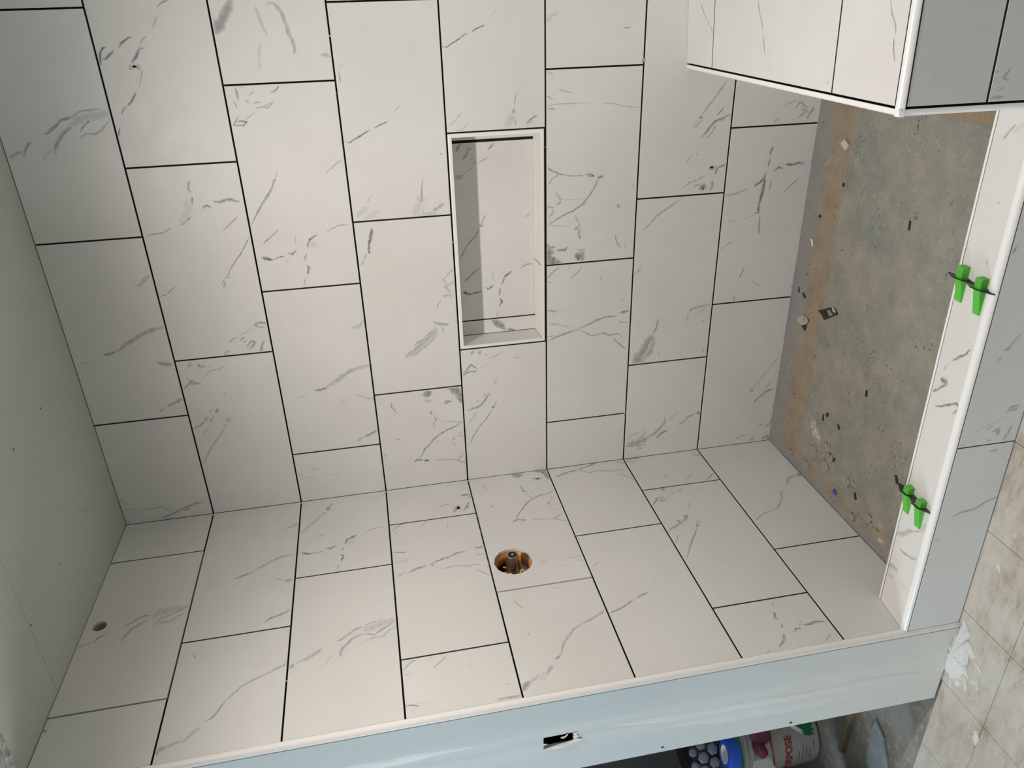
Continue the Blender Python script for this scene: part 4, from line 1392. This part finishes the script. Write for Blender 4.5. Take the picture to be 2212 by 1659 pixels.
bm = bmesh.new(); lathe(bm, [(.012, .0085), (.0255, .0085), (.0260, .0060), (.0260, .0)], (0, -VY, VZ + .002), (1, 0, 0), 24)
finish('core', bm, M['black'], valve)
bm = bmesh.new(); lathe(bm, [(.0258, .0050), (.0290, .0048), (.0296, .0036), (.0296, .0018), (.0280, .0014), (.0280, 0)], (0, -VY, VZ + .002), (1, 0, 0), 20)
finish('screw', bm, M['brass'], valve, smooth=False)
bm = bmesh.new(); box(bm, -.048, -.034, -.512, -.498, 1.122, 1.196)
finish('bracket', bm, M['brass'], valve)
for dz in (-.024, .026):
    bm = bmesh.new(); lathe(bm, [(-.050, .005), (-.030, .0045), (-.030, 0)], (0, -.503 if dz < 0 else -.480, VZ + dz * 1.1), (1, 0, 0), 14)
    finish('bolt', bm, M['brass'], valve)

arm = empty('pipe_stub', (-.03, -HY, HZ), label='brass pipe fitting deep in the small round hole near the ceiling', cat='pipe')
bm = bmesh.new()
box(bm, -.10, -.0310, -HY - .035, -HY + .035, HZ - .035, HZ + .035)
bmesh.ops.delete(bm, geom=[f for f in bm.faces if f.calc_center_median().x > -.04], context='FACES')
finish('cavity', bm, M['wood'], arm, fix=False)
bm = bmesh.new(); lathe(bm, [(-.0088, .0215), (-.030, .0215), (-.030, .019), (-.0088, .0195)], (0, -HY, HZ), (1, 0, 0), 32)
finish('sleeve', bm, M['thinset'], arm)
bm = bmesh.new(); lathe(bm, [(-.06, .0125), (-.024, .0125), (-.022, .0105), (-.024, .009), (-.06, .009)], (0, -HY - .004, HZ - .001), (1, 0, 0), 28)
finish('brass_fitting', bm, M['brass'], arm)

# ================================================================ levelling clips and wedges on the curb
def curb_z(x_, y_): return F_ctop(x_, y_ - SK * x_, 0).z
def wedge(xt, xh, yc, label, lift=.0006):
    hw = .0108; z0 = curb_z(xt, yc) + lift
    bm = bmesh.new()
    sec = [(xt, .0035), (xt + .012, .0062), (xh - .028, .0185), (xh - .004, .0200), (xh, .0185)]
    rings = []
    for x_, h_ in sec:
        rings.append([bm.verts.new(p) for p in ((x_, yc - hw, z0), (x_, yc + hw, z0), (x_, yc + hw, z0 + h_), (x_, yc - hw, z0 + h_))])
    for A, B in zip(rings, rings[1:]):
        for i in range(4): bm.faces.new((A[i], A[(i + 1) % 4], B[(i + 1) % 4], B[i]))
    bm.faces.new(rings[0]); bm.faces.new(rings[-1][::-1])
    bmesh.ops.recalc_face_normals(bm, faces=bm.faces)
    bmesh.ops.bevel(bm, geom=[e for e in bm.edges if len(e.link_faces) == 2 and e.calc_face_angle() > .6], offset=.0009, segments=2, affect='EDGES')
    o = finish('levelling_wedge', bm, M['green'])
    return props(o, label, 'wedge', 'green levelling wedges on the curb')
def clip(xj, yc, label):
    bm = bmesh.new(); z = curb_z(xj, yc) + .0004
    outer = [(.034, .0020), (.047, .0140), (.018, .0270), (.010, .0305), (-.012, .0305), (-.017, .0275), (-.037, .0065), (-.037, .0)]
    inner = [(.0122, .0020), (.0122, .0050), (.0122, .0200), (.0110, .0232), (-.0110, .0232), (-.0122, .0200), (-.0122, .0050), (-.0122, .0)]
    lean = .20; th = .0022
    def pt(dy, dz, s): return (xj + dz * lean + s * th, yc + dy, z + dz - .10 * dy * (1 if dy > .0122 else 0))
    R = [[bm.verts.new(pt(a, b, s)) for a, b in L] for s in (-.5, .5) for L in (outer, inner)]
    n = len(outer)
    for i in range(n - 1):
        bm.faces.new((R[0][i], R[0][i + 1], R[1][i + 1], R[1][i])); bm.faces.new((R[2][i], R[3][i], R[3][i + 1], R[2][i + 1]))
        bm.faces.new((R[0][i], R[2][i], R[2][i + 1], R[0][i + 1])); bm.faces.new((R[1][i], R[1][i + 1], R[3][i + 1], R[3][i]))
    for i in (0, n - 1): bm.faces.new((R[0][i], R[1][i], R[3][i], R[2][i]))
    o = finish('levelling_clip', bm, M['black'])
    return props(o, label, 'clip', 'black levelling clips on the curb')
wedge(.9570, 1.0465, -.9025, 'green plastic wedge on the inner side of the curb, nearer the bench')
wedge(.9520, 1.0425, -.9735, 'green plastic wedge on the outer side of the curb, nearer the bench')
wedge(.3335, .4210, -.9145, 'green plastic wedge on the inner side of the curb, nearer the drywall end')
wedge(.3290, .4190, -.9740, 'green plastic wedge on the outer side of the curb, nearer the drywall end')
clip(1.0140, -.9025, 'black clip strap around the inner green wedge nearer the bench')
clip(1.0140, -.9735, 'black clip strap around the outer green wedge nearer the bench')
clip(.4000, -.9145, 'black clip strap around the inner green wedge nearer the drywall end')
clip(.4000, -.9740, 'black clip strap around the outer green wedge nearer the drywall end')

# ================================================================ litter on the shower floor
def pz(x_, y_): return pan_h(x_, y_) - .0012
def stub(x_, y_, ang, L, w, label):
    bm = bmesh.new(); vs = box(bm, -L / 2, L / 2, -w / 2, w / 2, 0, .0032)
    for v in vs[4:6]: v.co.y *= .7; v.co.z *= .8
    bmesh.ops.bevel(bm, geom=bm.edges[:], offset=.0006, segments=1, affect='EDGES')
    for v in bm.verts:
        v.co = Matrix.Rotation(ang, 3, 'Z') @ v.co + Vector((x_, y_, pz(x_, y_)))
    o = finish('clip_stub', bm, M['black'])
    return props(o, label, 'debris', 'snapped black clip stubs on the shower floor')
for a in ((1.0334, -.533, .1, .026, .007, 'snapped black clip stub alone in the middle of the concrete, nearer the bench'),
          (.6638, -.0461, .2, .020, .007, 'snapped black clip stub closest to the foot of the back wall'),
          (.6562, -.0831, .9, .022, .008, 'snapped black clip stub between the back wall and the square broken clip base'),
          (.4811, -.5078, .1, .022, .008, 'snapped black clip stub in the middle of the concrete, nearer the drywall end'),
          (.2990, -.4080, .8, .020, .008, 'bent black clip stub beside a brown rust stain'),
          (.2835, -.3154, .2, .024, .006, 'slim black clip stub close beside the blunt one near the corner'),
          (.3058, -.3351, -.4, .015, .011, 'blunt black clip stub near the corner of the shower floor'),
          (.1710, -.4180, -.5, .016, .010, 'grey-black clip stub at the edge of a dried mortar blob'),
          (.2938, -.721, .5, .027, .010, 'black clip stub lying beside the curb by the green wedges'),
          (.1180, -.560, .5, .024, .008, 'black clip stub by the big dried mortar oval near the plumbing wall'),
          (1.073, -.1953, .4, .012, .010, 'triangular black clip chip on the edge of the tan strip'),
          (.947, -.1013, .3, .010, .009, 'tiny black clip chip on the tan strip near the white paper scrap')):
    stub(*a)
def flat(name, pts, h, m_, z=None, **kw):
    bm = bmesh.new(); c_ = [sum(p[i] for p in pts) / len(pts) for i in (0, 1)]
    zz = (pz(*c_) + .0012) if z is None else z
    a = [bm.verts.new((x_, y_, zz)) for x_, y_ in pts]; b = [bm.verts.new((x_, y_, zz + h)) for x_, y_ in pts]
    bm.faces.new(a[::-1]); bm.faces.new(b)
    for i in range(len(a)): bm.faces.new((a[i], a[(i + 1) % len(a)], b[(i + 1) % len(a)], b[i]))
    o = finish(name, bm, m_)
    return props(o, **kw)
flat('tile_chip', [(1.2099, -.1704), (1.1958, -.1948), (1.177, -.1832), (1.1929, -.153)], .007, M['chip'], label='cream diamond-shaped tile chip on the tan strip', cat='chip')
flat('paper_scrap', [(.858, -.066), (.861, -.078), (.852, -.086), (.838, -.090), (.838, -.082), (.845, -.080), (.852, -.074)], .0015, M['paperwhite'], label='small white curled paper scrap by the foot of the back wall', cat='scrap')
flat('tape_scrap', [(.073, -.452), (.066, -.470), (.054, -.464), (.058, -.446)], .003, M['bluetape'], label='scrap of blue tape on the concrete by the plumbing wall', cat='scrap')
# two used clip bases: square black plates, one with a torn window, one half under grey thinset
def poly_slab(bm, pts, z, h, crown=0):
    a = [bm.verts.new((x_, y_, z)) for x_, y_ in pts]; b = [bm.verts.new((x_, y_, z + h)) for x_, y_ in pts]; n = len(pts)
    bm.faces.new(a[::-1])
    if crown:
        c_ = bm.verts.new((sum(p[0] for p in pts) / n, sum(p[1] for p in pts) / n, z + h + crown))
        for i in range(n): bm.faces.new((b[i], b[(i + 1) % n], c_))
    else: bm.faces.new(b)
    for i in range(n): bm.faces.new((a[i], a[(i + 1) % n], b[(i + 1) % n], b[i]))
def frame_slab(bm, A, B, z, h):
    R = [[bm.verts.new((x_, y_, zz)) for x_, y_ in L] for zz in (z, z + h) for L in (A, B)]; n = len(A)
    for i in range(n):
        j = (i + 1) % n
        bm.faces.new((R[0][i], R[0][j], R[1][j], R[1][i])); bm.faces.new((R[2][i], R[3][i], R[3][j], R[2][j]))
        bm.faces.new((R[0][i], R[2][i], R[2][j], R[0][j])); bm.faces.new((R[1][i], R[1][j], R[3][j], R[3][i]))
e = empty('broken_clip', (.65, -.235, pz(.65, -.235)), label='used clip base lying flat, a black square plate with a torn window', cat='clip')
z = pz(.65, -.235) + .002
bm = bmesh.new()
frame_slab(bm, [(.6379, -.1821), (.6748, -.2487), (.6788, -.2725), (.666, -.2912), (.6192, -.2246), (.6302, -.2095)],
           [(.6527, -.2236), (.6649, -.2467), (.6608, -.2555), (.6558, -.2696), (.6391, -.2431), (.6468, -.2318)], z, .0025)
finish('plate', bm, M['black'], e)
bm = bmesh.new(); poly_slab(bm, [(.684, -.262), (.680, -.272), (.672, -.283), (.666, -.279), (.668, -.266), (.675, -.259)], z + .0025, .002, .002)
finish('thinset_lump', bm, M['thinset'], e)
e = empty('broken_clip', (.566, -.105, pz(.566, -.105)), label='used clip base half buried in grey thinset, only its black corner showing', cat='clip')
z = pz(.566, -.105) + .001
bm = bmesh.new(); poly_slab(bm, [(.556, -.066), (.548, -.0746), (.5438, -.0961), (.5348, -.1217), (.5594, -.1258), (.585, -.128), (.588, -.095)], z, .002)
finish('plate', bm, M['black'], e)
bm = bmesh.new(); poly_slab(bm, [(.5632, -.0673), (.587, -.0979), (.5875, -.1232), (.5782, -.1345), (.564, -.1290), (.5474, -.1008), (.5524, -.0733)], z + .002, .003, .0015)
finish('thinset_lump', bm, M['thinset'], e)
bm = bmesh.new(); poly_slab(bm, [(.575, -.100), (.583, -.112), (.575, -.122), (.567, -.111)], z + .005, .006)
finish('strap_end', bm, M['thinset'], e)

# plaster spilt at the foot of the drywall end
bm = bmesh.new()
cen = (-.095, -1.060); n = 44; rings = []
for k, f in enumerate((0, .3, .6, .85, 1.0)):
    ring = []
    for i in range(n):
        q = 2 * math.pi * i / n
        rx = .105 * (1 + .35 * noise.noise(Vector((math.cos(q) * 2.2, math.sin(q) * 2.2, 3))))
        ry = .040 * (1 + .9 * noise.noise(Vector((math.cos(q) * 3.5, math.sin(q) * 3.5, 9))))
        x_ = cen[0] + math.cos(q) * rx * f; y_ = min(-1.0405, cen[1] + math.sin(q) * ry * f)
        hh = (1 - f ** 2) * .020 + .0008 + .004 * (1 - f) * noise.noise(Vector((x_ * 90, y_ * 90, 0)))
        ring.append(bm.verts.new((x_, y_, ZB + hh)))
    rings.append(ring)
for A, B in zip(rings, rings[1:]):
    for i in range(n): bm.faces.new((A[i], A[(i + 1) % n], B[(i + 1) % n], B[i]))
bmesh.ops.remove_doubles(bm, verts=bm.verts, dist=.00005)
props(finish('plaster_spill', bm, M['plaster'], smooth=True), 'lump of dried white plaster on the floor at the foot of the drywall end', 'plaster')
for i, (x_, y_, a_, b_, ang, lb) in enumerate(((-.165, -1.115, .020, .0055, .5, 'white plaster drip on the floor nearest the white spill'),
        (-.075, -1.135, .014, .0045, 1.2, 'thin white plaster smear on the stone-look floor between spill and joint'),
        (-.285, -1.200, .024, .010, .1, 'long white plaster smear on the stone-look floor away from the wall'))):
    bm = bmesh.new(); pts = []
    for k in range(18):
        q = 2 * math.pi * k / 18; r_ = 1 + .5 * noise.noise(Vector((math.cos(q) * 2, math.sin(q) * 2, i * 7)))
        dx, dy = math.cos(q) * a_ * r_, math.sin(q) * b_ * r_
        pts.append((x_ + dx * math.cos(ang) - dy * math.sin(ang), y_ + dx * math.sin(ang) + dy * math.cos(ang)))
    poly_slab(bm, pts, ZB, .0012, .0012)
    props(finish('plaster_drip', bm, M['plaster']), lb, 'plaster')

# ================================================================ things stacked beyond the drywall end
BKX, BKY = -1.110, -.500
bucket = empty('bucket', (BKX, BKY, ZB), label='white joint compound bucket with red and green print behind the drywall end', cat='bucket')
def brad(z_): return .131 + (z_ - ZB) * .045
bm = bmesh.new()
H = .370
lathe(bm, [(0, 0), (0, .124), (.008, .131), (H * .80, brad(ZB + H * .80)), (H * .80, .1535), (H * .825, .1535), (H * .825, .149), (H * .87, .1495), (H * .87, .1560), (H * .895, .1560), (H * .895, .151), (H * .94, .152), (H * .94, .158), (H, .158), (H, .146), (.05, .128)], (BKX, BKY, ZB), (0, 0, 1), 64)
body = finish('body', bm, M['bucket'], bucket, smooth=False)
bm = bmesh.new()
lathe(bm, [(H * .935, .1590), (H * .935, .1625), (H * 1.06, .1625), (H * 1.075, .157), (H * 1.05, .150), (H * 1.04, 0)], (BKX, BKY, ZB), (0, 0, 1), 64)
finish('lid', bm, M['lidgreen'], bucket)
bm = bmesh.new()
pts = []
for i in range(17):
    q = math.radians(-150 + 175 * i / 16)
    pts.append((BKX + .166 * math.cos(q), BKY + .166 * math.sin(q), ZB + H * .84 - .085 * math.sin(math.pi * i / 16)))
tube(bm, pts, .0022, 8); finish('handle', bm, M['steel'], bucket, smooth=True)
def cyl_pt(ang, z_, off): r_ = brad(z_) + off; return Vector((BKX + r_ * math.cos(ang), BKY + r_ * math.sin(ang), z_))
def patch(name, a0, a1, zlo, zhi, m_, off=.0006, n=24):
    bm = bmesh.new(); prev = None
    for i in range(n + 1):
        a = math.radians(a0 + (a1 - a0) * i / n); f = i / n
        lo, hi = (zlo(f) if callable(zlo) else zlo), (zhi(f) if callable(zhi) else zhi)
        cur = [bm.verts.new(cyl_pt(a, lo + (hi - lo) * k / 3, off)) for k in range(4)]
        if prev:
            for k in range(3): bm.faces.new((prev[k], cur[k], cur[k + 1], prev[k + 1]))
        prev = cur
    return finish(name, bm, m_, bucket, smooth=True, fix=False)
CA = -62      # degrees: the side turned to the camera
patch('red_band', CA - 62, CA + 70, lambda f: ZB + .205 - .006 * math.sin(f * 9), lambda f: ZB + .217, M['label_red'])
patch('green_leaf_print', CA + 12, CA + 52, lambda f: ZB + .020 + .012 * abs(math.sin(f * 15)), lambda f: ZB + .050 + .085 * f + .012 * abs(math.sin(f * 19)), M['label_green'])
patch('grey_print', CA - 30, CA - 4, ZB + .062, ZB + .066, M['label_grey']); patch('grey_print', CA - 34, CA + 2, ZB + .078, ZB + .082, M['label_grey'])
patch('grey_print', CA - 30, CA - 8, ZB + .046, ZB + .051, M['label_grey']); patch('grey_print', CA - 38, CA - 12, ZB + .095, ZB + .098, M['label_grey'])
patch('grey_print', CA - 16, CA + 4, ZB + .030, ZB + .034, M['label_grey'])
def wrapped_text(txt, size, ang0, z_, m_, name):
    cu = bpy.data.curves.new('lettering', 'FONT'); cu.body = txt; cu.size = size; cu.offset = size * .022; cu.align_x = 'RIGHT'
    o = bpy.data.objects.new('lettering_source', cu); COL.objects.link(o)
    me = bpy.data.meshes.new_from_object(o.evaluated_get(bpy.context.evaluated_depsgraph_get()))
    bpy.data.objects.remove(o)
    bm = bmesh.new(); bm.from_mesh(me); bpy.data.meshes.remove(me)
    bmesh.ops.subdivide_edges(bm, edges=[e for e in bm.edges if e.calc_length() > .006], cuts=2)
    for v in bm.verts:
        a = math.radians(ang0) + v.co.x / .140
        v.co = cyl_pt(a, z_ + v.co.y, .0009)
    return finish(name, bm, m_, bucket, fix=False)
wrapped_text('ALL PURPOSE', .042, CA + 19, ZB + .128, M['label_red'], 'lettering')

bm = bmesh.new()
random.seed(3)
for kx, ky, kr in ((0, 0, .055), (.040, .012, .045), (-.040, .020, .045), (.020, -.02, .040), (-.045, -.022, .035)):
    lathe(bm, [(-kr * .7, 0), (-kr * .55, kr * .7), (0, kr), (kr * .45, kr * .7), (kr * .55, 0)], (-.938 + kx * 1.2, -.592 + ky * 2.0, ZB + H * .76), (0, 0, 1), 18)
for v in bm.verts: v.co += .012 * Vector((noise.noise(v.co * 35), noise.noise(v.co * 35 + Vector((7, 0, 0))), noise.noise(v.co * 35 + Vector((0, 7, 0)))))
props(finish('rag', bm, M['rag'], smooth=True), 'crumpled plum-coloured rag hung over the rim of the white bucket', 'rag')

# knee pad pair in clear wrap, blue tape roll, on the bucket
pads = empty('knee_pad', (-1.09, -.53, ZB + H * 1.075), label='knee pad with mauve hexagon gel cells on top of the bucket', cat='knee pad')
bm = bmesh.new()
zt = ZB + H * 1.08
lathe(bm, [(0, 0), (0, .105), (.02, .112), (.12, .104), (.145, .085), (.150, 0)], (-1.09, -.53, zt), (0, 0, 1), 32)
finish('shell', bm, M['black'], pads, smooth=True)
for a_, zz, r_ in ((-88, .045, .023), (-62, .045, .023), (-36, .045, .023), (-75, .088, .023), (-49, .088, .023), (-23, .088, .022), (-100, .088, .020), (-62, .126, .017), (-36, .126, .017)):
    q = math.radians(a_); d = Vector((math.cos(q), math.sin(q), .12))
    bm = bmesh.new(); lathe(bm, [(0, r_), (.006, r_ * .95), (.010, r_ * .6), (.011, 0)], Vector((-1.09, -.53, zt + zz)) + d * .104, d, 6)
    finish('gel_cell', bm, M['grey_gel'], pads)
boxobj('side_strap', (-1.19, -1.17, -.66, -.46, zt, zt + .14), M['redplastic'], pads, .004)
roll = empty('tape_roll', (-.985, -.625, ZB + H), label='roll of blue masking tape standing on the bucket rim beside the knee pad', cat='tape')
bm = bmesh.new(); lathe(bm, [(-.024, .034), (-.024, .052), (.024, .052), (.024, .034), (-.024, .034)], (-.955, -.660, ZB + H * 1.075 + .022), (.10, .12, 1), 44)
finish('tape', bm, M['bluetape'], roll)
bm = bmesh.new(); lathe(bm, [(-.0245, .031), (-.0245, .0342), (.0245, .0342), (.0245, .031), (-.0245, .031)], (-.955, -.660, ZB + H * 1.075 + .022), (.10, .12, 1), 44)
finish('core', bm, M['paper'], roll)
boxobj('box', (-1.0, -.955, -.760, -.705, ZB + .28, ZB + .345), M['paperwhite'], None, .002)
bpy.context.view_layer.update()
bx = bpy.data.objects['box']; bx.name = 'small_box'; props(bx, 'little white carton jammed between bucket and pinkish bag', 'carton')
bm = bmesh.new(); tube(bm, [(-.880, -.610, ZB + .190), (-.886, -.645, ZB + .165), (-.892, -.672, ZB + .140)], .0085, 12)
finish('handle_grip', bm, M['trim'], bucket, smooth=True)
bm = bmesh.new()
lathe(bm, [(0, 0), (.006, .07), (.03, .092), (.22, .098), (.46, .094), (.49, .07), (.50, 0)], (-.985, -.905, ZB + .0), (0, 0, 1), 40)
for v in bm.verts: v.co += .007 * Vector((noise.noise(v.co * 14), noise.noise(v.co * 14 + Vector((5, 0, 0))), 0))
props(finish('grout_bag', bm, M['bag'], smooth=True), 'pinkish rounded bag standing on the subfloor in front of the bucket', 'bag')
bm = bmesh.new(); a0, a1 = Vector((-.742, -.742, ZB)), Vector((-.935, -.737, ZB))
box(bm, -.945, -.735, -.750, -.732, ZB - .002, ZB + .016)
props(finish('wood_strip', bm, M['wood']), 'narrow raw timber strip on the dark subfloor beyond the drywall end', 'timber')
bm = bmesh.new(); poly_slab(bm, [(-.640, -.852), (-.700, -.842), (-.850, -.862), (-.862, -.960), (-.800, -.985), (-.665, -.905)], ZB - .002, .008)
props(finish('cement_board', bm, M['cement']), 'torn grey cement board offcut lying on the subfloor beyond the drywall end', 'board')

# the lamp itself: a recessed can in the ceiling over the opening, outside the picture
can = empty('ceiling_light', (1.0, -1.25, CEIL), label='recessed round ceiling light above the shower entrance', cat='ceiling light')
bm = bmesh.new(); lathe(bm, [(0, .062), (.004, .088), (.006, .088), (.002, .060), (0, .062)], (1.0, -1.25, CEIL - .001), (0, 0, -1), 40)
finish('rim', bm, M['trim'], can)
bm = bmesh.new(); lathe(bm, [(0, .0), (0, .060), (.0015, .060), (.0015, 0)], (1.0, -1.25, CEIL - .001), (0, 0, -1), 40)
finish('lens', bm, M['glow'], can)
